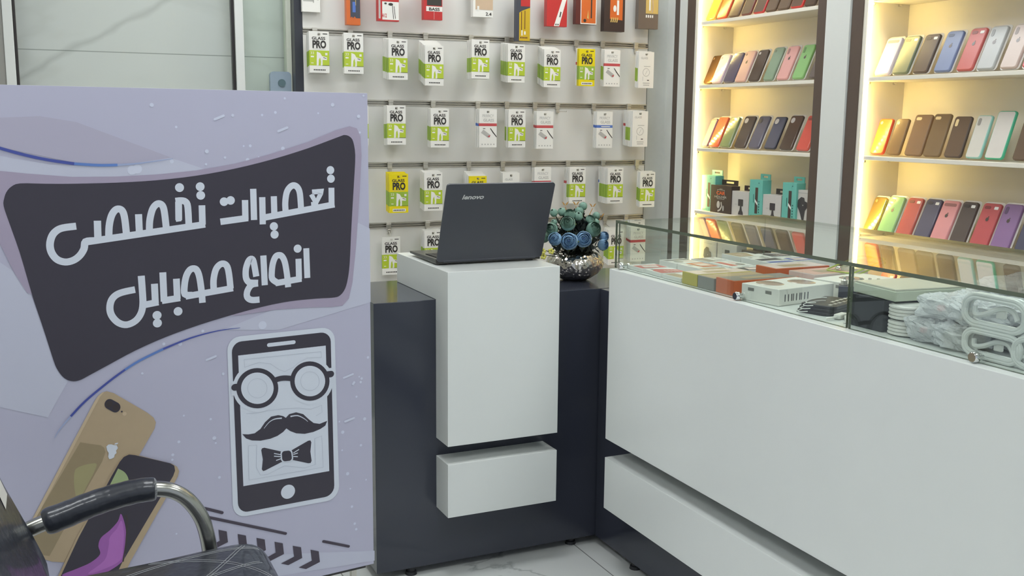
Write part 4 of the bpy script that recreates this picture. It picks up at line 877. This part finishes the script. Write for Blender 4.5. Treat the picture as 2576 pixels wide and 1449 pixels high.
class PR:
    def __init__(s): s.b = MB(); s.n = 0
    def up(s, lay): s.n += 1; return -.0004 * lay - .0003 - .000004 * s.n
    def poly(s, pts, lay, m=0, conv=None):
        q = [onposter(*(conv(*p) if conv else p)) for p in pts]; yy = s.up(lay); s.b.flat([(x, yy, z) for x, z in q], m); return s
    def line(s, pts, w, lay, m=0, conv=None, sm=0, rnd=False, ws=None):
        """a stroke w photo pixels wide along points of the photo"""
        P = [(conv(*p) if conv else p) for p in pts]
        if sm: P = smooth_line([(a, b, 0) for a, b in P], sm); P = [(a, b) for a, b, _ in P]
        Q = [Vector(onposter(*p)) for p in P]; k = .00124 * w / 2; n = len(Q); y = s.up(lay); L = []; R = []
        for i in range(n):
            t0 = (Q[i] - Q[i - 1]).normalized() if i else None; t1 = (Q[i + 1] - Q[i]).normalized() if i < n - 1 else None
            a = t0 or t1; c = t1 or t0; t = (a + c); t = t.normalized() if t.length > .1 else a; nn = Vector((-t.y, t.x)); mi = min(1.8, 1 / max(.4, nn.dot(Vector((-c.y, c.x)))))
            kk = k * mi * (ws[0] + (ws[1] - ws[0]) * i / (n - 1) if ws else 1)
            L.append(Q[i] + nn * kk); R.append(Q[i] - nn * kk)
        for i in range(n - 1): s.b.flat([(v.x, y, v.y) for v in (L[i], L[i + 1], R[i + 1], R[i])], m)
        if rnd:
            for q in (Q[0], Q[-1]): y -= .000002; s.b.flat([(q.x + k * math.cos(a * PI / 8), y, q.y + k * math.sin(a * PI / 8)) for a in range(16)], m)
        return s
    def dot(s, p, r, lay, m=0, conv=None):
        q = onposter(*(conv(*p) if conv else p)); r *= .00124; yy = s.up(lay)
        s.b.flat([(q[0] + r * math.cos(a * PI / 12), yy, q[1] + r * math.sin(a * PI / 12)) for a in range(24)], m); return s
    def build(s, name, mats): return s.b.build(name, mats, pb)
k1 = lambda x, y: (x / 2.1958, 300 + y / 2.1958)
k0 = lambda x, y: (x / 3.22, y / 3.22)
k3 = lambda x, y: (x / 2.904, 950 + y / 2.904)
k4 = lambda x, y: (420 + x / 4.293, 1150 + y / 4.293)
k5 = lambda x, y: (500 + x / 2.787, 780 + y / 2.787)
g = PR(); g.b.flat([(tl[0], -.0002, .1501), (0, -.0002, .1501), (0, -.0002, 1.5208), (tl[0], -.0002, 1.5208)], 0)
g.poly([(-100, 300), (100, 292), (192, 307), (515, 428), (420, 438), (200, 412), (-100, 350)], 1, 2)
g.poly([(-100, 370), (30, 398), (130, 414), (240, 418), (340, 410), (430, 397), (516, 426), (400, 446), (200, 458), (-100, 452)], 1.3, 1)
g.poly([(-90, 600), (60, 700), (170, 960), (120, 1050), (-90, 1005)], 1, 1)
g.poly([(930, 575), (932, 760), (700, 830), (560, 830), (880, 700), (900, 560)], 1, 1)
g.poly([(942, 1385), (942, 1410), (700, 1449), (560, 1449), (600, 1400), (800, 1390)], 1, 1)
rp = random.Random(5)
for k in range(58):
    x, y = rp.uniform(350, 930), rp.choice([rp.uniform(240, 420), rp.uniform(780, 1350)])
    if 585 < x < 845 and y > 830: x = rp.uniform(850, 932)
    g.dot((x, y), rp.choice([2, 2.5, 3, 4]), 2, 3)
for x, y in ((332, 428), (345, 425), (660, 818), (880, 345)): g.dot((x, y), 9, 2, 3)
for x, y in ((540, 300), (860, 372), (700, 330), (865, 950), (868, 1060), (610, 860), (520, 905)): g.line([(x, y), (x + 22, y - 9)], 5, 2, 3, rnd=True)
g.build('printed_background', [LIL, LIL2, LIL3, mat('poster_soft_dots', (206, 210, 228), .4)])
g = PR()
g.poly([(0, 285), (150, 300), (400, 318), (640, 316), (860, 305), (1080, 283), (1300, 245), (1500, 190), (1700, 125), (1850, 62), (1930, 38), (1970, 50), (1990, 95), (1996, 200), (1986, 400), (1966, 700), (1946, 900), (1926, 990), (1890, 1030), (1830, 1037), (1700, 1040), (1520, 1052), (1300, 1085), (900, 1000), (240, 980), (150, 960), (80, 850), (0, 690), (-150, 560), (-150, 275)], 3, 0, k1)
g.poly(smooth_line([(a, c, 0) for a, c in [(22, 440), (35, 402), (62, 372), (110, 354), (250, 356), (400, 356), (640, 350), (860, 337), (1080, 312), (1290, 274), (1500, 222), (1700, 160), (1870, 97), (1903, 87), (1932, 97), (1950, 125), (1961, 200), (1955, 330), (1945, 500), (1937, 650), (1930, 800), (1920, 880), (1905, 935), (1880, 970), (1845, 984), (1750, 990), (1600, 1005), (1450, 1035), (1280, 1080), (1100, 1135), (920, 1200), (750, 1275), (600, 1355), (480, 1420), (440, 1440), (405, 1446), (370, 1438), (340, 1415), (310, 1370), (290, 1315), (240, 1160), (180, 980), (110, 740), (50, 570), (20, 480)]], 3, True), 4, 1, lambda a, c, z=0: k1(a, c))
g.build('lettering_panel', [MAUVE, INK])
g = PR(); w = 13.6
S = lambda pts, sm=0, ww=w: g.line(pts, ww, 5, 0, k1, sm)
D = lambda *ps: [g.dot(p, 9, 6, 0, k1) for p in ps]
# first line of writing
S([(1846, 470), (1440, 546)]); S([(1829, 378), (1830, 480)]); S([(1722, 402), (1772, 398), (1770, 410), (1744, 462), (1718, 414)], 0, 11); S([(1735, 455), (1738, 485)], 0, 16)
S([(1576, 508), (1574, 460), (1582, 405), (1600, 375), (1622, 365), (1643, 378), (1655, 412), (1661, 490)], 4); S([(1511, 425), (1514, 535)]); S([(1447, 430), (1450, 580)]); S([(1397, 384), (1402, 556)]); S([(1352, 446), (1354, 555)]); S([(1369, 545), (1216, 566)])
D((1823, 281), (1826, 328), (1511, 591), (1515, 636), (1236, 455), (1272, 448))
S([(1132, 580), (470, 678)]); S([(1114, 475), (1117, 582)]); S([(968, 452), (1000, 449), (1024, 456), (1036, 485), (1042, 590)], 3); S([(985, 455), (986, 557)]); S([(970, 557), (1000, 553)], 0, 7)
S([(824, 622), (826, 560), (840, 500), (860, 472), (880, 466), (898, 480), (908, 520), (918, 610)], 4); S([(764, 524), (769, 630)]); S([(600, 655), (602, 590), (614, 535), (634, 503), (656, 495), (676, 508), (688, 550), (698, 640)], 4); S([(537, 560), (540, 660)])
S([(520, 670), (472, 676), (463, 715), (440, 752), (405, 778), (360, 788), (315, 774), (285, 738), (275, 694), (285, 648), (308, 618), (345, 600), (420, 590)], 4)
D((990, 377), (1104, 372), (1107, 420))
# second line of writing
S([(1690, 712), (1696, 876)]); S([(1647, 770), (1650, 884)]); S([(1664, 880), (1520, 905)]); S([(1590, 927), (1584, 860), (1572, 790), (1556, 757), (1538, 750), (1520, 760), (1506, 795), (1500, 840), (1502, 880), (1530, 902)], 4); S([(1453, 752), (1461, 916)])
S([(1414, 868), (1404, 810), (1396, 778), (1384, 771), (1370, 785), (1357, 825), (1356, 868), (1366, 893), (1384, 902), (1424, 903)], 3); S([(1424, 906), (1388, 914), (1366, 945), (1362, 975), (1374, 992), (1396, 998), (1432, 995)], 3)
S([(1286, 932), (1024, 978)]); S([(1180, 950), (1178, 890), (1190, 832), (1212, 803), (1236, 798), (1254, 815), (1264, 860), (1272, 935)], 4); S([(1117, 1013), (1112, 950), (1100, 870), (1085, 832), (1066, 824), (1046, 833), (1028, 865), (1018, 915), (1020, 965), (1060, 970)], 4)
S([(973, 880), (978, 992)]); S([(994, 986), (893, 1002)]); S([(898, 845), (905, 1006)]); S([(852, 908), (857, 1016)]); S([(874, 1009), (790, 1026)])
S([(779, 864), (786, 960), (788, 1020), (778, 1070), (748, 1112), (700, 1134), (655, 1124), (620, 1090), (606, 1050), (612, 1005), (635, 974), (675, 955), (745, 940)], 4)
D((1642, 714), (982, 1060), (866, 1082), (868, 1125))
g.build('lettering', [LET])
g = PR()
g.line([(-250, 1105), (-80, 1170), (0, 1200), (200, 1255), (400, 1297), (600, 1326)], 5.6, 6, 0, k0, 4); g.line([(600, 1326), (800, 1338), (950, 1336)], 5.2, 6, 1, k0, 4); g.line([(950, 1336), (1100, 1325), (1250, 1306), (1400, 1284)], 4.4, 6, 2, k0, 4, ws=(1, .2))
g.build('printed_arc', [INDIGO, BLU2, BLU3]); g = PR()
g.line([(1325, 1151), (1200, 1168), (1050, 1208), (900, 1268)], 4.6, 6, 0, k1, 4, ws=(.2, 1)); g.line([(900, 1268), (770, 1332), (690, 1382)], 4.8, 6, 1, k1, 4); g.line([(690, 1382), (600, 1448), (470, 1556), (390, 1640)], 4.4, 6, 0, k1, 4); g.line([(390, 1640), (330, 1710), (300, 1760)], 4, 6, 2, k1, 4, ws=(1, .2))
g.build('printed_arc', [INDIGO, BLU2, BLU3])
# telephone emblem with glasses, moustache and bow tie
def quadmap(TL, TR, BR, BL):
    def f(u, v): return tuple((TL[i] * (1 - u) + TR[i] * u) * (1 - v) + (BL[i] * (1 - u) + BR[i] * u) * v for i in (0, 1))
    return f
def rr_quad(q, ru, rv, n=6): return [q(u, v) for u, v in [(cx + ru * math.cos(a0 + PI / 2 * k / n), cy + rv * math.sin(a0 + PI / 2 * k / n)) for cx, cy, a0 in ((1 - ru, rv, -PI / 2), (1 - ru, 1 - rv, 0), (ru, 1 - rv, PI / 2), (ru, rv, PI)) for k in range(n + 1)]]
g = PR()
qo = quadmap((196, 192), (950, 115), (985, 1322), (240, 1460)); qd = quadmap((228, 226), (922, 150), (950, 1297), (276, 1424))
g.poly(rr_quad(qo, .12, .075), 3, 0, k5); g.poly(rr_quad(qd, .10, .06), 4, 1, k5)
g.poly([(274, 318), (888, 248), (913, 1127), (311, 1233)], 5, 0, k5); g.line([(490, 244), (664, 224)], 8.5, 5, 0, k5, rnd=True); g.dot((624, 1272), 16.4, 5, 0, k5)
def ring(c, rx, ry, rot, lay, m, k_in=None):
    P = [(c[0] + rx * math.cos(a * PI / 20), c[1] + ry * math.sin(a * PI / 20)) for a in range(40)]; g.poly(P, lay, m, k5)
ring((408, 546), 172, 168, 0, 6, 0); ring((776, 496), 162, 164, 0, 6, 0)
g.poly([(225, 500), (300, 490), (300, 590), (225, 600)], 6, 0, k5); g.poly([(880, 410), (955, 400), (955, 490), (880, 500)], 6, 0, k5)
ring((408, 546), 147, 141, 0, 7, 1); ring((776, 496), 138, 138, 0, 7, 1); ring((408, 546), 114, 110, 0, 8, 0); ring((776, 496), 107, 107, 0, 8, 0)
g.line([(530, 490), (570, 478), (610, 475), (660, 480)], 12, 7, 1, k5, 3); g.line([(250, 540), (282, 536)], 15, 7, 1, k5, rnd=True); g.line([(900, 450), (924, 447)], 15, 7, 1, k5, rnd=True)
for c, r in (((408, 546), 68), ((776, 496), 66)): g.line([(c[0] + r * math.cos(a * PI / 12), c[1] + r * math.sin(a * PI / 12)) for a in range(25)], .8, 9, 2, k5)
mo = [(303, 868), (345, 870), (390, 862), (430, 832), (462, 785), (505, 745), (555, 735), (590, 742), (608, 754), (632, 728), (680, 715), (730, 728), (770, 765), (803, 790), (845, 796), (898, 775), (885, 808), (850, 832), (800, 853), (740, 866), (680, 862), (640, 847), (612, 828), (590, 852), (550, 880), (500, 900), (430, 914), (370, 912), (330, 898)]
g.poly(mo, 6, 1, k5); g.line([(455, 828), (490, 785), (530, 762), (580, 756)], 3, 7, 0, k5, 3, ws=(.3, 1)); g.line([(640, 744), (690, 738), (735, 758), (762, 780)], 3, 7, 0, k5, 3, ws=(1, .3))
g.poly([(436, 980), (442, 967), (458, 963), (585, 992), (585, 1060), (465, 1122), (450, 1127), (440, 1115), (447, 1045)], 6, 1, k5); g.poly([(650, 980), (765, 914), (780, 912), (787, 925), (780, 990), (789, 1055), (782, 1070), (765, 1072), (650, 1048)], 6, 1, k5)
g.poly(rr_quad(quadmap((568, 980), (652, 972), (662, 1058), (575, 1068)), .3, .3), 7, 0, k5); g.poly(rr_quad(quadmap((578, 988), (644, 981), (652, 1052), (583, 1060)), .3, .3), 8, 1, k5)
for a, c in (((525, 1003), (572, 1012)), ((525, 1022), (572, 1026)), ((540, 1052), (574, 1040)), ((700, 975), (660, 1000)), ((692, 1000), (660, 1010)), ((692, 1026), (660, 1024))): g.line([a, c], 2, 7, 0, k5)
for pts in ([(315, 345), (560, 320), (700, 305), (855, 290), (857, 330), (760, 335), (700, 365), (660, 400), (600, 430), (560, 415), (500, 375), (420, 365), (320, 400), (315, 345)], [(330, 725), (410, 720), (480, 705), (600, 690), (700, 685), (780, 695), (860, 665), (862, 715), (820, 740)],
            [(345, 950), (405, 945), (400, 1100), (430, 1155), (480, 1150), (600, 1090), (740, 1105), (815, 1080), (810, 900), (860, 880), (870, 1100), (350, 1190), (345, 950)]): g.line(pts, .8, 6, 2, k5)
g.build('phone_emblem', [LET, INK, mat('poster_faint_line', (186, 192, 206), .4)])
# printed picture of two telephones
GO = mat('poster_gold', (180, 160, 132), .4, noise=.03); GO2 = mat('poster_gold_light', (200, 180, 152), .4); GO3 = mat('poster_gold_shade', (152, 136, 108), .4, noise=.05); PUR = mat('poster_purple', (158, 96, 172), .4); PGN = mat('poster_leaf', (160, 176, 130), .4, noise=.08, nscale=14); DPB = mat('poster_dark_brown', (62, 54, 56), .4)
g = PR()
g.poly([(640, 265), (690, 170), (715, 132), (745, 107), (780, 98), (830, 112), (1075, 255), (1120, 290), (1137, 325), (1128, 370), (560, 1352), (380, 1342), (40, 1240), (230, 1040)], 5, 0, k3)
g.poly([(690, 170), (715, 132), (745, 107), (762, 101), (728, 140), (708, 180), (250, 1050), (60, 1240), (40, 1240), (230, 1040)], 6, 1, k3)
g.poly([(585, 470), (660, 482), (735, 492), (760, 510), (768, 540), (745, 610), (580, 900), (420, 1190), (360, 1300), (130, 1270), (250, 1040)], 6, 2, k3)
g.poly([p[:2] for p in smooth_line([(545, 680, 0), (580, 648, 0), (640, 630, 0), (704, 628, 0), (680, 700, 0), (640, 775, 0), (600, 850, 0), (560, 880, 0), (540, 780, 0)], 4, True)], 7, 9, k3)
g.poly([(c_[0] * math.cos(.5) - c_[1] * math.sin(.5) + 820, c_[0] * math.sin(.5) + c_[1] * math.cos(.5) + 203) for c_ in rrect(-60, 60, -38, 38, 36)], 7, 3, k3)
for x, y in ((795, 190), (845, 215)): g.dot(k3(x, y), 7, 8, 6)
g.dot(k3(888, 246), 1.8, 7, 3); g.dot(k3(908, 262), 4, 7, 1)
g.poly([(775, 500), (790, 486), (812, 484), (830, 490), (850, 490), (860, 512), (846, 530), (850, 548), (836, 560), (832, 580), (812, 590), (796, 592), (788, 575), (792, 548), (780, 528)], 8, 7, k3); g.poly([(832, 486), (840, 476), (862, 472), (856, 484)], 8, 7, k3)
g.poly([(800, 720), (870, 610), (900, 572), (935, 555), (990, 560), (1250, 625), (1292, 648), (1306, 680), (1296, 720), (950, 1340), (900, 1449), (420, 1449), (560, 1160)], 9, 0, k3)
g.poly([(810, 720), (872, 612), (902, 576), (940, 558), (985, 563), (1240, 622), (1270, 640), (1276, 676), (1262, 715), (890, 1345), (840, 1449), (440, 1449), (575, 1160)], 10, 3, k3)
g.poly([(775, 830), (860, 660)] + [p[:2] for p in smooth_line([(860, 660, 0), (905, 685, 0), (932, 725, 0), (940, 775, 0), (935, 830, 0), (860, 900, 0)], 4)][1:], 11, 5, k3)
g.poly([p[:2] for p in smooth_line([(880, 990, 0), (905, 1050, 0), (918, 1130, 0), (912, 1230, 0), (890, 1340, 0), (700, 1449, 0), (520, 1449, 0), (450, 1436, 0), (560, 1390, 0), (660, 1345, 0), (728, 1285, 0), (716, 1225, 0), (735, 1165, 0), (800, 1110, 0), (858, 1045, 0)], 4, True)], 11, 4, k3)
g.poly([p[:2] for p in smooth_line([(884, 1040, 0), (902, 1120, 0), (896, 1240, 0), (876, 1330, 0), (740, 1400, 0), (640, 1425, 0), (760, 1330, 0), (790, 1230, 0), (800, 1160, 0), (850, 1100, 0)], 4, True)], 11.5, 8, k3)
g.line([(905, 1010), (925, 1020), (918, 1200), (895, 1340)], 3, 12, 6, k3, 3)
g.build('phone_picture', [GO, GO2, GO3, INK, PUR, PGN, DPB, LET, mat('poster_orchid', (178, 112, 190), .4), mat('poster_olive', (164, 156, 116), .4)])
g = PR()
g.line([(180, 495), (595, 598)], 6.4, 3, 0, k4, rnd=True); g.line([(300, 618), (1280, 823)], 6.4, 3, 0, k4, rnd=True); g.line([(1688, 908), (1960, 962)], 6.4, 3, 0, k4, rnd=True)
for dx, dy in ((0, 0), (-191, -43), (-388, -86), (-583, -128), (-786, -170), (-993, -215)): g.poly([(x + dx, y + dy) for x, y in ((1548, 998), (1637, 1015), (1650, 1130), (1500, 1207), (1420, 1190), (1562, 1115))], 3, 0, k4)
g.build('printed_chevrons', [mat('poster_brown_ink', (70, 62, 76), .42)])

# ================================================================== waiting chair
LEA = mat('black_leatherette', (46, 49, 58), .34, noise=.12, nscale=8, coat=.35, bump=.35, bscale=35)
ch = tag(empty('waiting_chair', (.12, 2.02, 0)), 'black leatherette visitor chair in plastic wrap with steel tube arms, in front of the poster', 'chair')
MC = T(-.12, -2.02, 0)
def cushion(prof, y0, y1, edge, name, m):
    """closed profile in (x, z), rounded towards both sides"""
    b = MB(); n = len(prof); cx = sum(p[0] for p in prof) / n; cz = sum(p[1] for p in prof) / n
    st = [(y0, .80), (y0 + edge * .15, .90), (y0 + edge * .5, .97), (y0 + edge, 1.), ((y0 + y1) / 2, 1.01), (y1 - edge, 1.), (y1 - edge * .5, .97), (y1 - edge * .15, .90), (y1, .80)]
    vs = []; fs = []
    for y, s in st:
        for x, z in prof:
            f = 1 - (1 - s) * .5; vs.append((cx + (x - cx) * (1 - (1 - s) * .25), y, cz + (z - cz) * s))
    for i in range(len(st) - 1):
        for k in range(n): fs.append((i * n + k, i * n + (k + 1) % n, (i + 1) * n + (k + 1) % n, (i + 1) * n + k))
    fs.append(tuple(range(n))[::-1]); fs.append(tuple(range((len(st) - 1) * n, len(st) * n)))
    return b.add(vs, fs, 0, MC).build(name, m, ch, smooth=True, sharp=1.2)
seat_p = [(p[0], p[1]) for p in smooth_line([(-.06, .425, 0), (.10, .42, 0), (.31, .42, 0), (.388, .43, 0), (.413, .458, 0), (.396, .492, 0), (.34, .503, 0), (.18, .492, 0), (.03, .484, 0), (-.06, .478, 0), (-.085, .45, 0)], 4, True)]
seat = cushion(seat_p, 1.78, 2.245, .05, 'seat', LEA)
bk = [(p[0], p[1]) for p in smooth_line([(-.035, .47, 0), (-.052, .54, 0), (-.085, .64, 0), (-.125, .76, 0), (-.17, .90, 0), (-.20, .955, 0), (-.245, .95, 0), (-.25, .90, 0), (-.19, .74, 0), (-.13, .56, 0), (-.095, .465, 0), (-.06, .45, 0)], 4, True)]
back = cushion(bk, 1.79, 2.23, .05, 'backrest', LEA)
bpy.context.view_layer.update(); bo = back.evaluated_get(bpy.context.evaluated_depsgraph_get()); binv = back.matrix_world.inverted(); lab = MB(); gv = []
for z in (.70, .72, .74, .76, .785):
    for y in (2.11, 2.14, 2.17, 2.20):
        hit, loc, nrm, _ = bo.ray_cast(binv @ Vector((.4, y + (z - .74) * .1, z)), Vector((-1, 0, 0))); gv.append(tuple(loc + nrm * .0012))
lab.add(gv, [(r * 4 + c, r * 4 + c + 1, r * 4 + c + 5, r * 4 + c + 4) for r in range(4) for c in range(3)]); lab = lab.build('paper_label', PW, back); lab['label'] = 'white printed paper label'
ARMP = [(-.10, .575), (-.055, .592), (.0, .607), (.05, .622), (.10, .633), (.15, .639), (.185, .638), (.216, .630), (.243, .612), (.264, .586), (.281, .552), (.291, .51), (.296, .46), (.296, .40), (.285, .36)]
for y in (2.285, 1.735):
    pts = smooth_line([(x, y, z) for x, z in ARMP], 4)
    MB().tube(pts, .0175, 16, 0, MC).build('arm_tube', CHROME if False else mat('satin_steel_tube', (178, 178, 172), .22, metal=1., noise=.05), ch, smooth=True)
    pad = smooth_line([(x, y, z) for x, z in [(-.042, .596)] + ARMP[2:7]], 6); nn = len(pad)
    MB().tube(pad, .024, 16, 0, MC, rs=[.024, .0275] + [0.0290 + .0004 * math.sin(i * 1.7) - .003 * i / nn for i in range(nn - 5)] + [.0262, .0255, .0222]).build('arm_pad', LEA, ch, smooth=True)
    wr = [Vector(pad[-2]), Vector(pad[-1])]; MB().tube([wr[0], wr[1], wr[1] + (wr[1] - wr[0]) * .6], .0262, 12, 0, MC, rs=[.0266, .0235, .0195]).build('plastic_wrap', film_mat('wrap_film', (190, 194, 198), .55, .1, .8, 120.), ch, smooth=True)
    s = 1 if y > 2 else -1
    for leg in ([(.285, y, .36), (.30, y, .20), (.32, y, .013)], [(-.10, y, .575), (-.12, y, .40), (-.16, y, .20), (-.20, y, .013)]): MB().tube(smooth_line(leg, 4), .0125, 10, 0, MC).build('leg', CHROME, ch, smooth=True)
    MB().tube([(.288, y, .34), (.1, y, .37), (-.115, y, .41)], .011, 8, 0, MC).build('side_rail', CHROME, ch, smooth=True)
for x, z in ((.2, .405), (-.03, .405)): MB().tube([(x, 1.735, z - .03), (x, 1.76, z), (x, 2.26, z), (x, 2.285, z - .03)], .011, 8, 0, MC).build('cross_rail', CHROME, ch, smooth=True)
MB().tube([(-.13, 1.735, .56), (-.15, 1.80, .58), (-.15, 2.22, .58), (-.13, 2.285, .56)], .011, 8, 0, MC).build('cross_rail', CHROME, ch, smooth=True)
# stitched crossing curves on the seat
bpy.context.view_layer.update()
dg = bpy.context.evaluated_depsgraph_get(); so = seat.evaluated_get(dg); stt = MB(); inv = seat.matrix_world.inverted()
def stitch(a, c, bow, off):
    out = []
    for i in range(41):
        t = i / 40; x = a[0] + (c[0] - a[0]) * t; y = a[1] + (c[1] - a[1]) * t; nx, ny = -(c[1] - a[1]), c[0] - a[0]; L = math.hypot(nx, ny)
        o = bow * math.sin(PI * t) + off; hit, loc, *_ = so.ray_cast(inv @ Vector((x + nx / L * o, y + ny / L * o, .7)), Vector((0, 0, -1)))
        if hit: out.append(loc + Vector((0, 0, .0004)))
    if len(out) > 2: stt.tube(out, .0006, 5)
for a, c, bow in (((.0, 2.20), (.38, 1.95), .05), ((.0, 1.95), (.36, 2.22), -.05), ((.0, 1.85), (.38, 2.12), .06), ((.02, 2.1), (.38, 1.84), -.05), ((.16, 2.23), (.39, 2.04), .03), ((.05, 2.16), (.39, 2.2), .03)):
    for off in (-.004, .004): stitch(a, c, bow, off)
stt.build('stitching', mat('pale_thread', (170, 172, 176), .5, noise=0), seat)
